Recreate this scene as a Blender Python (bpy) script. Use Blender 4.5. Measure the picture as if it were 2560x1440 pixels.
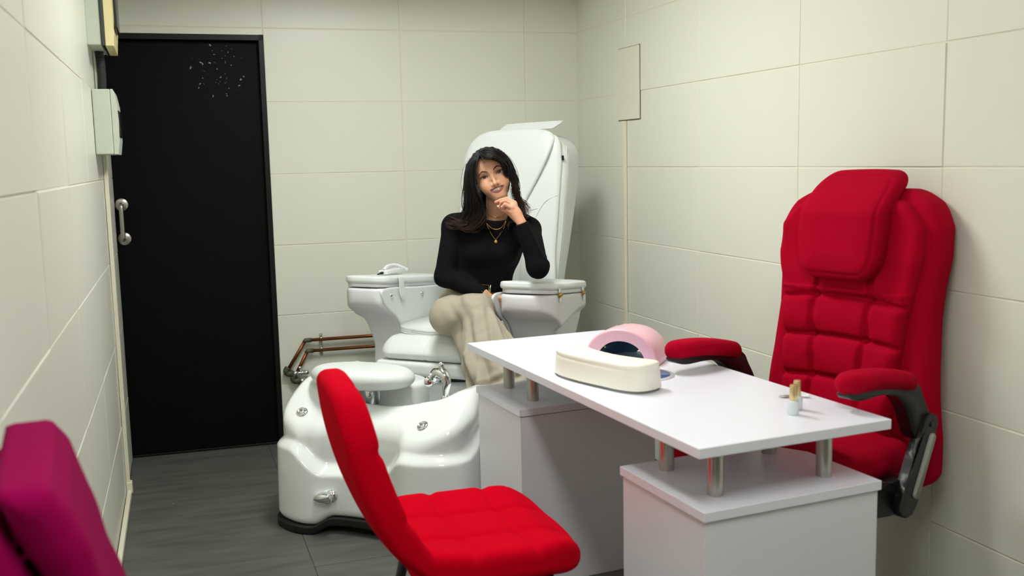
import bpy, bmesh, math, random
import numpy as np
from mathutils import Vector, Matrix

random.seed(7)
RNG = np.random.default_rng(11)
for o in list(bpy.data.objects):
    bpy.data.objects.remove(o, do_unlink=True)
SC = bpy.context.scene
COL = SC.collection
PI = math.pi

# ------------------------------------------------------------------ camera
F_PX, CAM_H = 2489.0, 1.40


def unit(v):
    v = np.asarray(v, float)
    return v / np.linalg.norm(v)


_down = unit([409, 19300, 2489])
_yy = np.array([-873, -303, 2489.0])
_yy = unit(_yy - _down * (_yy @ _down))
_zz = -_down
_xx = np.cross(_yy, _zz)
RWC = np.stack([_xx, _yy, _zz])          # world = RWC @ camera(x right, y down, z forward)
CAM = np.array([0.0, 0.0, CAM_H])
cam_data = bpy.data.cameras.new('camera')
cam_data.sensor_width = 36.0
cam_data.lens = F_PX * 36.0 / 2560.0
cam_data.clip_start = 0.05
cam_data.clip_end = 50
cam_data.dof.use_dof = True
cam_data.dof.focus_distance = 4.0
cam_data.dof.aperture_fstop = 3.6
cam = bpy.data.objects.new('camera', cam_data)
COL.objects.link(cam)
_m = np.eye(4)
_m[:3, 0] = RWC @ np.array([1, 0, 0])
_m[:3, 1] = RWC @ np.array([0, -1, 0])
_m[:3, 2] = RWC @ np.array([0, 0, -1])
_m[:3, 3] = CAM
cam.matrix_world = Matrix(_m.tolist())
SC.camera = cam

# ------------------------------------------------------------------ world, exposure
SC.view_settings.view_transform = 'Standard'
SC.view_settings.look = 'None'
SC.view_settings.gamma = 1.0
SC.view_settings.use_curve_mapping = False
SC.view_settings.exposure = 0.12
world = bpy.data.worlds.new('world')
world.use_nodes = True
world.node_tree.nodes['Background'].inputs[0].default_value = (0.05, 0.05, 0.05, 1)
world.node_tree.nodes['Background'].inputs[1].default_value = 0.3
SC.world = world


def measure(u, v, depth):
    """world point seen at photo pixel (u, v), `depth` metres along the optical axis (tape-measure helper)."""
    return CAM + RWC @ np.array([(u - 1280) / F_PX * depth, (v - 720) / F_PX * depth, depth])


# ------------------------------------------------------------------ materials
def srgb(r, g, b):
    def c(x):
        x /= 255.0
        return x / 12.92 if x <= 0.04045 else ((x + 0.055) / 1.055) ** 2.4
    return (c(r), c(g), c(b), 1.0)


def material(name, col, rough=0.5, metal=0.0, spec=0.5, noise=0.0, nscale=8.0, bump=0.0, bscale=200.0, coat=0.0,
             sheen=0.0, bstretch=None, sss=0.0, alpha=None, trans=0.0, emit=None, estr=0.0, coat_rough=0.05):
    m = bpy.data.materials.new(name)
    m.use_nodes = True
    nt = m.node_tree
    b = nt.nodes['Principled BSDF']
    b.inputs['Base Color'].default_value = col
    b.inputs['Roughness'].default_value = rough
    b.inputs['Metallic'].default_value = metal
    b.inputs['Specular IOR Level'].default_value = spec
    b.inputs['Coat Weight'].default_value = coat
    b.inputs['Coat Roughness'].default_value = coat_rough
    b.inputs['Sheen Weight'].default_value = sheen
    b.inputs['Transmission Weight'].default_value = trans
    if sss:
        b.inputs['Subsurface Weight'].default_value = sss
        b.inputs['Subsurface Radius'].default_value = (0.012, 0.005, 0.003)
        b.inputs['Subsurface Scale'].default_value = 0.6
    if emit:
        b.inputs['Emission Color'].default_value = emit
        b.inputs['Emission Strength'].default_value = estr
    tc = nt.nodes.new('ShaderNodeTexCoord')
    if noise:
        n = nt.nodes.new('ShaderNodeTexNoise')
        n.inputs['Scale'].default_value = nscale
        n.inputs['Detail'].default_value = 5
        nt.links.new(tc.outputs['Object'], n.inputs['Vector'])
        r = nt.nodes.new('ShaderNodeMapRange')
        r.inputs['To Min'].default_value = 1 - noise
        r.inputs['To Max'].default_value = 1 + noise
        nt.links.new(n.outputs['Fac'], r.inputs['Value'])
        mx = nt.nodes.new('ShaderNodeVectorMath')
        mx.operation = 'MULTIPLY'
        mx.inputs[0].default_value = col[:3]
        nt.links.new(r.outputs['Result'], mx.inputs[1])
        nt.links.new(mx.outputs['Vector'], b.inputs['Base Color'])
    if bump:
        n2 = nt.nodes.new('ShaderNodeTexNoise')
        n2.inputs['Scale'].default_value = bscale
        n2.inputs['Detail'].default_value = 3
        if bstretch:
            mp = nt.nodes.new('ShaderNodeMapping')
            mp.inputs['Scale'].default_value = bstretch
            nt.links.new(tc.outputs['Object'], mp.inputs['Vector'])
            nt.links.new(mp.outputs['Vector'], n2.inputs['Vector'])
        else:
            nt.links.new(tc.outputs['Object'], n2.inputs['Vector'])
        bp = nt.nodes.new('ShaderNodeBump')
        bp.inputs['Strength'].default_value = bump
        bp.inputs['Distance'].default_value = 0.002
        nt.links.new(n2.outputs['Fac'], bp.inputs['Height'])
        nt.links.new(bp.outputs['Normal'], b.inputs['Normal'])
    return m


M = {}
M['tile'] = material('wall_tile', srgb(226, 227, 213), 0.38, noise=0.015, nscale=3)
M['grout'] = material('grout', srgb(222, 220, 200), 0.8)
M['paint'] = material('ceiling_paint', srgb(235, 233, 225), 0.8)
M['black_door'] = material('black_paint', srgb(14, 14, 15), 0.42, noise=0.2, nscale=12)
M['frame_black'] = material('black_frame_paint', srgb(12, 12, 12), 0.4, spec=0.3, noise=0.3, nscale=25)
M['steel'] = material('brushed_steel', srgb(190, 188, 180), 0.32, 1.0, bump=0.05, bscale=300)
M['chrome'] = material('chrome', srgb(232, 234, 236), 0.06, 1.0)
M['brass'] = material('brass', srgb(190, 150, 75), 0.3, 1.0)
M['gold'] = material('gold', srgb(232, 190, 105), 0.22, 1.0)
M['pale_gold'] = material('pale_gold', srgb(226, 204, 150), 0.3, 0.8)
M['copper'] = material('copper_pipe', srgb(128, 78, 48), 0.38, 0.9, noise=0.5, nscale=18)
M['patina'] = material('patina', srgb(92, 92, 68), 0.6, 0.5, noise=0.6, nscale=40)
M['trunk'] = material('trunking', srgb(232, 228, 205), 0.45)
M['box_green'] = material('aged_white_plastic', srgb(200, 208, 192), 0.45, noise=0.06, nscale=30)
M['box_cream'] = material('yellowed_plastic', srgb(236, 224, 168), 0.4, noise=0.05, nscale=20)
M['dark_plastic'] = material('smoked_plastic', srgb(16, 17, 18), 0.25)
M['smoke'] = material('smoked_cover', srgb(60, 68, 66), 0.2)
M['conduit'] = material('conduit_grey', srgb(62, 68, 68), 0.5)
M['panel_paint'] = material('access_panel_paint', srgb(226, 226, 208), 0.55, noise=0.05, nscale=14)
M['gap_dark'] = material('panel_gap', srgb(95, 92, 72), 0.9)
M['white_leather'] = material('white_leatherette', srgb(229, 234, 231), 0.42, bump=0.12, bscale=350, coat=0.05)
M['white_gloss'] = material('white_acrylic', srgb(240, 244, 242), 0.12, coat=0.5)
M['white_shell'] = material('satin_white_shell', srgb(230, 230, 233), 0.3)
M['stitch'] = material('stitch_seam', srgb(222, 224, 219), 0.6)
M['rubber'] = material('black_rubber', srgb(12, 12, 13), 0.5)
M['label_black'] = material('black_label', srgb(15, 15, 18), 0.6)
M['desk'] = material('white_laminate', srgb(233, 234, 244), 0.35, bump=0.03, bscale=500)
M['desk_side'] = material('white_laminate_carcass', srgb(230, 229, 236), 0.45, bump=0.03, bscale=500)
M['hand_pad'] = material('cream_leatherette', srgb(246, 244, 230), 0.45, bump=0.08, bscale=400)
M['pink'] = material('pink_plastic', srgb(246, 190, 202), 0.3, coat=0.2)
M['pink_face'] = material('pink_front_plastic', srgb(240, 190, 208), 0.35)
M['lamp_in'] = material('mirror_lining', srgb(120, 150, 170), 0.15, 0.9)
M['blue_tray'] = material('blue_mirror_tray', srgb(100, 135, 200), 0.2, 0.3)
M['led'] = material('led_chip', srgb(225, 215, 90), 0.4)
M['red_cloth'] = material('red_velvet', srgb(196, 0, 28), 0.9, spec=0.03, bump=0.2, bscale=500)
M['red_linen'] = material('crimson_linen', srgb(168, 2, 36), 0.9, spec=0.06, bump=0.35, bscale=420, noise=0.05, nscale=90)
M['magenta'] = material('magenta_velvet', srgb(132, 0, 66), 0.85, spec=0.05, bump=0.15, bscale=300)
M['black_plastic'] = material('black_plastic', srgb(18, 19, 20), 0.42, bump=0.05, bscale=600)
M['inlay'] = material('grey_inlay', srgb(150, 152, 142), 0.4)
M['black_metal'] = material('black_metal', srgb(14, 14, 15), 0.4)
M['bottle_white'] = material('white_lacquer_glass', srgb(222, 230, 234), 0.15, coat=0.3)
M['sweater'] = material('black_knit', srgb(10, 10, 13), 0.9, spec=0.15, bump=0.5, bscale=260, bstretch=(1, 1, 0.12))
M['trousers'] = material('beige_cotton', srgb(172, 163, 146), 0.9, spec=0.15, sheen=0.05, noise=0.05, nscale=60, bump=0.2, bscale=500)
M['belt'] = material('black_leather', srgb(10, 10, 12), 0.35)
M['hair'] = material('dark_hair', srgb(20, 14, 12), 0.42, spec=0.4, bump=0.8, bscale=60, bstretch=(6, 6, 0.5))
M['hair_brown'] = material('brown_hair_ends', srgb(52, 34, 22), 0.4, spec=0.45)
M['brow'] = material('brow_hair', srgb(84, 58, 46), 0.8)
M['lash'] = material('eyeliner', srgb(14, 10, 10), 0.6)
M['eye_white'] = material('eye_white', srgb(225, 218, 210), 0.2, coat=0.5)
M['iris'] = material('dark_iris', srgb(16, 9, 7), 0.12, coat=0.8)
M['teeth'] = material('teeth', srgb(252, 246, 230), 0.3, coat=0.3)
M['mouth'] = material('mouth_inside', srgb(60, 22, 22), 0.6)
M['nail'] = material('pale_nails', srgb(232, 200, 190), 0.2, coat=0.6)
M['silver'] = material('silver', srgb(225, 225, 225), 0.15, 1.0)
M['white_plastic'] = material('white_plastic', srgb(238, 240, 240), 0.35)


# ------------------------------------------------------------------ object helpers
def tag(o, label=None, cat=None, group=None, kind=None):
    if label:
        o['label'] = label
    if cat:
        o['category'] = cat
    if group:
        o['group'] = group
    if kind:
        o['kind'] = kind
    return o


def thing(name, label, cat, loc=(0, 0, 0), rotz=0.0, group=None):
    o = bpy.data.objects.new(name, None)
    COL.objects.link(o)
    o.location = loc
    o.rotation_euler = (0, 0, rotz)
    o.empty_display_size = 0.05
    return tag(o, label, cat, group)


def obj(name, vf, mat, parent=None, smooth=True, label=None, angle=None):
    v, f = vf[0], vf[1]
    me = bpy.data.meshes.new(name)
    me.from_pydata([tuple(map(float, p)) for p in v], [], [tuple(int(i) for i in q) for q in f])
    me.validate()
    o = bpy.data.objects.new(name, me)
    COL.objects.link(o)
    if isinstance(mat, (list, tuple)):
        for mm in mat:
            me.materials.append(mm)
    elif mat is not None:
        me.materials.append(mat)
    if smooth:
        if angle is not None:
            bm = bmesh.new()
            bm.from_mesh(me)
            for e in bm.edges:
                if len(e.link_faces) == 2 and e.calc_face_angle(0) > angle:
                    e.smooth = False
            bm.to_mesh(me)
            bm.free()
        me.polygons.foreach_set('use_smooth', [True] * len(me.polygons))
    if parent is not None:
        o.parent = parent
    if label:
        o['label'] = label
    return o


def join(*vfs):
    V, Fc, n = [], [], 0
    for v, f in vfs:
        V.extend([tuple(p) for p in v])
        Fc.extend([tuple(int(i) + n for i in q) for q in f])
        n += len(v)
    return V, Fc


def xf(vf, R=None, t=(0, 0, 0)):
    v = np.asarray(vf[0], float)
    if R is not None:
        v = v @ np.asarray(R, float).T
    return (v + np.asarray(t, float)).tolist(), vf[1]


def rot(axis, a):
    return np.array(Matrix.Rotation(a, 3, axis))


def frame(xdir, zdir=(0, 0, 1)):
    """rotation whose columns are x (xdir), y, z"""
    x = unit(xdir)
    z = np.asarray(zdir, float)
    z = unit(z - x * (z @ x))
    return np.stack([x, np.cross(z, x), z], axis=1)


def box(sx, sy, sz, c=(0, 0, 0), bev=0.0, seg=2):
    bm = bmesh.new()
    bmesh.ops.create_cube(bm, size=1.0)
    bmesh.ops.scale(bm, vec=(sx, sy, sz), verts=bm.verts)
    if bev:
        bmesh.ops.bevel(bm, geom=list(bm.edges), offset=min(bev, 0.49 * min(sx, sy, sz)), segments=seg, affect='EDGES', profile=0.5)
    bmesh.ops.translate(bm, vec=c, verts=bm.verts)
    return bm_vf(bm)


def bm_vf(bm):
    bm.verts.ensure_lookup_table()
    bm.verts.index_update()
    v = [tuple(x.co) for x in bm.verts]
    f = [tuple(x.index for x in q.verts) for q in bm.faces]
    bm.free()
    return v, f


def lathe(prof, n=32, cap=True):
    """profile of (r, z) from bottom to top, about z"""
    V, Fc = [], []
    for r, z in prof:
        for i in range(n):
            a = 2 * PI * i / n
            V.append((r * math.cos(a), r * math.sin(a), z))
    for k in range(len(prof) - 1):
        for i in range(n):
            j = (i + 1) % n
            Fc.append((k * n + i, k * n + j, (k + 1) * n + j, (k + 1) * n + i))
    if cap:
        Fc.append(tuple(range(n - 1, -1, -1)))
        Fc.append(tuple((len(prof) - 1) * n + i for i in range(n)))
    return V, Fc


def spline(pts, n):
    """Catmull-Rom through the points"""
    p = np.asarray(pts, float)
    if len(p) < 3:
        t = np.linspace(0, 1, n)[:, None]
        return p[0] * (1 - t) + p[-1] * t
    q = np.vstack([2 * p[0] - p[1], p, 2 * p[-1] - p[-2]])
    out = []
    tt = np.linspace(0, len(p) - 1 - 1e-9, n)
    for t in tt:
        i = int(t)
        u = t - i
        a, b, c, d = q[i], q[i + 1], q[i + 2], q[i + 3]
        out.append(0.5 * (2 * b + (c - a) * u + (2 * a - 5 * b + 4 * c - d) * u * u + (3 * b - a - 3 * c + d) * u ** 3))
    return np.array(out)


def tube(path, r, n=12, closed=False, flat=None):
    """swept tube; r scalar or per-point; flat=(a,b) gives an elliptical section"""
    p = np.asarray(path, float)
    m = len(p)
    r = np.full(m, r, float) if np.isscalar(r) else np.asarray(r, float)
    if closed:
        t = np.roll(p, -1, 0) - np.roll(p, 1, 0)
    else:
        t = np.gradient(p, axis=0)
    t /= np.linalg.norm(t, axis=1)[:, None] + 1e-12
    ref = np.array([0, 0, 1.0]) if abs(t[0][2]) < 0.9 else np.array([1.0, 0, 0])
    u = unit(np.cross(t[0], ref))
    V, Fc = [], []
    fa, fb = flat if flat else (1, 1)
    for i in range(m):
        u = u - t[i] * (u @ t[i])
        u = unit(u)
        w = np.cross(t[i], u)
        for k in range(n):
            a = 2 * PI * k / n
            V.append(p[i] + r[i] * (fa * math.cos(a) * u + fb * math.sin(a) * w))
    rng = m if closed else m - 1
    for i in range(rng):
        j = (i + 1) % m
        for k in range(n):
            l = (k + 1) % n
            Fc.append((i * n + k, i * n + l, j * n + l, j * n + k))
    if not closed:
        Fc.append(tuple(range(n - 1, -1, -1)))
        Fc.append(tuple((m - 1) * n + k for k in range(n)))
    return V, Fc


def prism(poly, z0, z1, bev=0.0, seg=3):
    """extrude a closed 2D outline (counter-clockwise) between z0 and z1"""
    bm = bmesh.new()
    n = len(poly)
    lo = [bm.verts.new((x, y, z0)) for x, y in poly]
    hi = [bm.verts.new((x, y, z1)) for x, y in poly]
    bm.faces.new(lo[::-1])
    bm.faces.new(hi)
    for i in range(n):
        j = (i + 1) % n
        bm.faces.new((lo[i], lo[j], hi[j], hi[i]))
    if bev:
        es = [e for e in bm.edges if abs(e.verts[0].co.z - e.verts[1].co.z) < 1e-6]
        bmesh.ops.bevel(bm, geom=es, offset=bev, segments=seg, affect='EDGES', profile=0.5)
    return bm_vf(bm)


# ------------------------------------------------------------------ implicit shapes -> meshes
def smin(a, b, k):
    h = np.clip(0.5 + 0.5 * (b - a) / k, 0, 1)
    return b * (1 - h) + a * h - k * h * (1 - h)


def smax(a, b, k):
    return -smin(-a, -b, k)


def sstep(x, a, b):
    t = np.clip((x - a) / (b - a), 0, 1)
    return t * t * (3 - 2 * t)


def cap(p, a, b, r1, r2=None):
    r2 = r1 if r2 is None else r2
    a = np.asarray(a, float)
    b = np.asarray(b, float)
    ab = b - a
    h = np.clip((p - a) @ ab / (ab @ ab + 1e-12), 0, 1)
    return np.linalg.norm(p - a - h[:, None] * ab, axis=1) - (r1 + (r2 - r1) * h)


def ell(p, c, r, R=None):
    q = p - np.asarray(c, float)
    if R is not None:
        q = q @ np.asarray(R, float)
    r = np.asarray(r, float)
    k0 = np.linalg.norm(q / r, axis=1)
    k1 = np.linalg.norm(q / (r * r), axis=1) + 1e-9
    return k0 * (k0 - 1) / k1


def rbox(p, c, h, r=0.0, R=None):
    q = p - np.asarray(c, float)
    if R is not None:
        q = q @ np.asarray(R, float)
    q = np.abs(q) - (np.asarray(h, float) - r)
    return np.linalg.norm(np.maximum(q, 0), axis=1) + np.minimum(q.max(axis=1), 0) - r


def chain(p, pts, rad, k=0.01):
    d = None
    for i in range(len(pts) - 1):
        c = cap(p, pts[i], pts[i + 1], rad[i], rad[i + 1])
        d = c if d is None else smin(d, c, k)
    return d


def meet(d1, d2, r):
    """intersection with a rounded edge of radius r"""
    a, b = d1 + r, d2 + r
    return np.minimum(np.maximum(a, b), 0) + np.hypot(np.maximum(a, 0), np.maximum(b, 0)) - r


def poly2(x, y, poly):
    """signed distance to a closed 2D polygon"""
    P = np.asarray(poly, float)
    n = len(P)
    d = np.full(x.shape, 1e9)
    ins = np.zeros(x.shape, bool)
    for i in range(n):
        a, b = P[i], P[(i + 1) % n]
        e = b - a
        wx, wy = x - a[0], y - a[1]
        t = np.clip((wx * e[0] + wy * e[1]) / (e @ e + 1e-12), 0, 1)
        d = np.minimum(d, (wx - e[0] * t) ** 2 + (wy - e[1] * t) ** 2)
        c = ((a[1] > y) != (b[1] > y)) & (x < (b[0] - a[0]) * (y - a[1]) / (b[1] - a[1] + 1e-12) + a[0])
        ins ^= c
    d = np.sqrt(d)
    return np.where(ins, -d, d)


def smooth_poly(pts, n=64):
    """closed Catmull-Rom outline"""
    p = np.asarray(pts, float)
    m = len(p)
    out = []
    for t in np.linspace(0, m, n, endpoint=False):
        i = int(t)
        u = t - i
        a, b, c, d = p[(i - 1) % m], p[i % m], p[(i + 1) % m], p[(i + 2) % m]
        out.append(0.5 * (2 * b + (c - a) * u + (2 * a - 5 * b + 4 * c - d) * u * u + (3 * b - a - 3 * c + d) * u ** 3))
    return np.array(out)


def axis_points(lo, hi, h, fine=None):
    """grid coordinates; fine = (lo, hi, h) uses a smaller step inside an interval"""
    out = [lo]
    while out[-1] < hi:
        x = out[-1]
        out.append(x + (fine[2] if fine and fine[0] <= x <= fine[1] else h))
    return np.array(out)


def batched(fn, p, n=250000):
    return np.concatenate([fn(p[i:i + n]) for i in range(0, len(p), n)]) if len(p) else np.zeros(0)


def surf(fn, lo, hi, h, fine=None, margin=1.5, proj=1):
    """mesh the zero set of fn with surface nets on a (rectilinear) grid"""
    fine = fine or (None, None, None)
    hs = (h, h, h) if np.isscalar(h) else h
    ax = [axis_points(lo[i], hi[i], hs[i], fine[i]) for i in range(3)]
    B = 8
    ax = [np.concatenate([a, a[-1] + hs[i] * np.arange(1, (-len(a)) % B + 1)]) for i, a in enumerate(ax)]
    n = [len(a) for a in ax]
    nb = [k // B for k in n]
    cen = [np.array([(a[i * B] + a[i * B + B - 1]) / 2 for i in range(k)]) for a, k in zip(ax, nb)]
    half = [np.array([(a[i * B + B - 1] - a[i * B]) / 2 + hs[j] for i in range(k)]) for j, (a, k) in enumerate(zip(ax, nb))]
    G = np.stack(np.meshgrid(*cen, indexing='ij'), -1).reshape(-1, 3)
    Hd = np.stack(np.meshgrid(*half, indexing='ij'), -1).reshape(-1, 3)
    dc = batched(fn, G)
    act = np.abs(dc) < np.linalg.norm(Hd, axis=1) * margin
    F = np.repeat(np.repeat(np.repeat(np.where(dc < 0, -1e3, 1e3).astype(np.float32).reshape(nb), B, 0), B, 1), B, 2)
    idx = np.argwhere(act.reshape(nb))
    off = np.stack(np.meshgrid(*[np.arange(B)] * 3, indexing='ij'), -1).reshape(-1, 3)
    for s in range(0, len(idx), 400):
        q = (idx[s:s + 400, None, :] * B + off[None]).reshape(-1, 3)
        P = np.stack([ax[i][q[:, i]] for i in range(3)], 1)
        F[q[:, 0], q[:, 1], q[:, 2]] = fn(P)
    ins = F < 0
    cnt = np.zeros([k - 1 for k in n], np.int8)
    for i in (0, 1):
        for j in (0, 1):
            for k in (0, 1):
                cnt += ins[i:n[0] - 1 + i, j:n[1] - 1 + j, k:n[2] - 1 + k]
    cells = np.argwhere((cnt > 0) & (cnt < 8))
    if not len(cells):
        return [], []
    C = {}
    for i in (0, 1):
        for j in (0, 1):
            for k in (0, 1):
                C[i, j, k] = F[cells[:, 0] + i, cells[:, 1] + j, cells[:, 2] + k].astype(float)
    acc = np.zeros((len(cells), 3))
    num = np.zeros(len(cells))
    corners = list(C)
    for a in corners:
        for axn in range(3):
            if a[axn] == 0:
                b = list(a)
                b[axn] = 1
                b = tuple(b)
                fa, fb = C[a], C[b]
                m = (fa < 0) != (fb < 0)
                t = np.where(m, fa / (fa - fb + 1e-30), 0)
                pos = np.tile(np.array(a, float), (len(cells), 1))
                pos[:, axn] = t
                acc[m] += pos[m]
                num += m
    loc = acc / num[:, None]
    V = np.zeros_like(loc)
    for i in range(3):
        a = ax[i]
        V[:, i] = a[cells[:, i]] + loc[:, i] * (a[cells[:, i] + 1] - a[cells[:, i]])
    nid = -np.ones([k - 1 for k in n], np.int32)
    nid[cells[:, 0], cells[:, 1], cells[:, 2]] = np.arange(len(cells))
    quads = []
    for axn in range(3):
        o1, o2 = (axn + 1) % 3, (axn + 2) % 3
        sl0 = [slice(None)] * 3
        sl1 = [slice(None)] * 3
        sl0[axn] = slice(0, n[axn] - 1)
        sl1[axn] = slice(1, n[axn])
        A, Bq = ins[tuple(sl0)], ins[tuple(sl1)]
        e = np.argwhere(A != Bq)
        e = e[(e[:, o1] > 0) & (e[:, o2] > 0) & (e[:, o1] < n[o1] - 1) & (e[:, o2] < n[o2] - 1)]
        pol = A[e[:, 0], e[:, 1], e[:, 2]]
        ids = []
        for d1, d2 in ((0, 0), (-1, 0), (-1, -1), (0, -1)):
            c = e.copy()
            c[:, o1] += d1
            c[:, o2] += d2
            ids.append(nid[c[:, 0], c[:, 1], c[:, 2]])
        q = np.stack(ids, 1)
        q = np.where(pol[:, None], q, q[:, ::-1])
        quads.append(q[(q >= 0).all(1)])
    Q = np.concatenate(quads)
    hm = min(hs)
    for _ in range(proj):
        eps = 0.35 * hm
        d = batched(fn, V)
        g = np.stack([batched(fn, V + np.eye(3)[i] * eps) - batched(fn, V - np.eye(3)[i] * eps) for i in range(3)], 1) / (2 * eps)
        g2 = np.maximum((g * g).sum(1), 0.15)
        st = -(d / g2)[:, None] * g
        ln = np.linalg.norm(st, axis=1)
        st *= np.minimum(1, 0.6 * hm / (ln + 1e-12))[:, None]
        V = V + st
    return V, Q


def seam(d, w=0.010):
    return np.exp(-(d / w) ** 2)


def surf_normal(fn, q, e=0.004):
    q = np.asarray(q, float)
    P = np.concatenate([q + np.eye(3) * e, q - np.eye(3) * e])
    d = fn(P)
    return unit(d[:3] - d[3:])


def drop(fn, q, d):
    """march from q along d to the surface"""
    q = np.asarray(q, float)
    d = unit(d)
    for _ in range(80):
        s = fn(q[None])[0]
        q = q + d * s * 0.8
        if abs(s) < 2e-4:
            break
    return q


def colour_attribute(o, cols, name='Col'):
    at = o.data.color_attributes.new(name, 'FLOAT_COLOR', 'POINT')
    c = np.ones((len(cols), 4), np.float32)
    c[:, :3] = cols
    at.data.foreach_set('color', c.ravel())

# ------------------------------------------------------------------ ceiling lights
def ceiling_light(x, y, label, strength, sx=0.6, sy=0.6):
    t = thing('ceiling_light', label, 'ceiling light', (x, y, CEIL), 0, 'long light panels on the ceiling')
    fr = join(box(sx + 0.04, 0.02, 0.035, (0, -sy / 2 - 0.01, -0.0175)), box(sx + 0.04, 0.02, 0.035, (0, sy / 2 + 0.01, -0.0175)),
              box(0.02, sy, 0.035, (-sx / 2 - 0.01, 0, -0.0175)), box(0.02, sy, 0.035, (sx / 2 + 0.01, 0, -0.0175)))
    obj('frame', fr, M['white_plastic'], t, smooth=False)
    m = material('light_diffuser', (1, 1, 1, 1), 0.6, emit=LIGHT_COL, estr=strength)
    obj('diffuser', box(sx, sy, 0.008, (0, 0, -0.026)), m, t, smooth=False)
    return t


CEIL = 2.55
LIGHT_COL = (0.985, 1.0, 0.98, 1)
ceiling_light(0.80, 3.3, 'long white light panel on the ceiling above the desk and dining chair', 39, 0.3, 0.9)
ceiling_light(0.45, 0.75, 'long white light panel on the ceiling above the camera end of the room', 24, 0.3, 1.2)


# ------------------------------------------------------------------ setting
def structure(name, vf, m, **k):
    o = obj(name, vf, m, **k)
    o['kind'] = 'structure'
    return o


def tiles(rects, place, gap=0.0012, bev=0.0022, jit=0.0004, tilt=0.00045, base=0.0):
    """slightly uneven bevelled tiles: rects are (u0, u1, v0, v1); place maps (u, v, w) to the room"""
    V, Fc = [], []
    for u0, u1, v0, v1 in rects:
        if u1 - u0 < 0.006 or v1 - v0 < 0.006:
            continue
        j = RNG.normal() * jit
        tu, tv = RNG.normal() * tilt, RNG.normal() * tilt
        n = len(V)
        a, b, c, d = u0 + gap, u1 - gap, v0 + gap, v1 - gap
        for (uu, vv, w) in ((a, c, -0.003), (b, c, -0.003), (b, d, -0.003), (a, d, -0.003)):
            V.append(place(uu, vv, base + w))
        for (uu, vv) in ((a + bev, c + bev), (b - bev, c + bev), (b - bev, d - bev), (a + bev, d - bev)):
            w = j + tu * ((uu - u0) / (u1 - u0) * 2 - 1) + tv * ((vv - v0) / (v1 - v0) * 2 - 1)
            V.append(place(uu, vv, base + w))
        Fc.append((n + 4, n + 5, n + 6, n + 7))
        for k in range(4):
            l = (k + 1) % 4
            Fc.append((n + k, n + l, n + 4 + l, n + 4 + k))
    return V, Fc


def grid_rects(us, vs, holes=()):
    out = []
    for i in range(len(us) - 1):
        for k in range(len(vs) - 1):
            r = [(us[i], us[i + 1], vs[k], vs[k + 1])]
            for (a, b, c, d) in holes:
                nr = []
                for (u0, u1, v0, v1) in r:
                    if b <= u0 or a >= u1 or d <= v0 or c >= v1:
                        nr.append((u0, u1, v0, v1))
                        continue
                    if a > u0:
                        nr.append((u0, a, v0, v1))
                    if b < u1:
                        nr.append((b, u1, v0, v1))
                    m0, m1 = max(a, u0), min(b, u1)
                    if c > v0:
                        nr.append((m0, m1, v0, c))
                    if d < v1:
                        nr.append((m0, m1, d, v1))
                r = nr
            out += r
    return out


ROWS = [0.0] + [0.31 + 0.3475 * k for k in range(7)]
ROWS = [z for z in ROWS if z < CEIL - 0.05] + [CEIL]
XR = 2.085
XL0, XLS = -0.226, 0.0135      # left wall: x = XL0 - XLS * (5 - y)
YF = -2.4
BA = math.radians(-2.3)         # the back wall is not quite square to the side walls
B0 = np.array([0.489, 4.985, 0.0])


def left_x(y):
    return XL0 - XLS * (5 - y)


def on_back(u, v, w=0.0):
    """u metres right of the door jamb, v up, w out of the wall"""
    c, s = math.cos(BA), math.sin(BA)
    return (B0[0] + c * u + s * w, B0[1] + s * u - c * w, v)


def wall(name, us, place, holes=(), mat=None, rows=None, thick=0.12):
    rows = rows or ROWS
    rc = grid_rects(us, rows, holes)
    t = tiles(rc, place)
    bk = tiles(grid_rects([us[0], us[-1]], [rows[0], rows[-1]], holes), place, gap=0, bev=0, jit=0, tilt=0, base=-0.0022)
    nt = len(t[1])
    o = structure(name, join(t, bk), [mat or M['tile'], M['grout']], smooth=False)
    for p in o.data.polygons[nt:]:
        p.material_index = 1
    return o


# floor
fr = []
for i, (x0, x1) in enumerate([(-0.9, -0.225), (-0.225, 0.415), (0.415, 1.055), (1.055, 1.695), (1.695, 2.4)]):
    st = 3.70 if i % 2 == 1 else 3.385
    ys = [st + 0.64 * k for k in range(-10, 5)]
    fr += [(x0, x1, ys[k], ys[k + 1]) for k in range(len(ys) - 1)]
fl = tiles(fr, lambda u, v, w: (u, v, w), gap=0.001, bev=0.0012, jit=0.0002, tilt=0.0002)
fb = ([(-0.9, -2.9, -0.002), (2.4, -2.9, -0.002), (2.4, 6.0, -0.002), (-0.9, 6.0, -0.002)], [(0, 1, 2, 3)])


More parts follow.
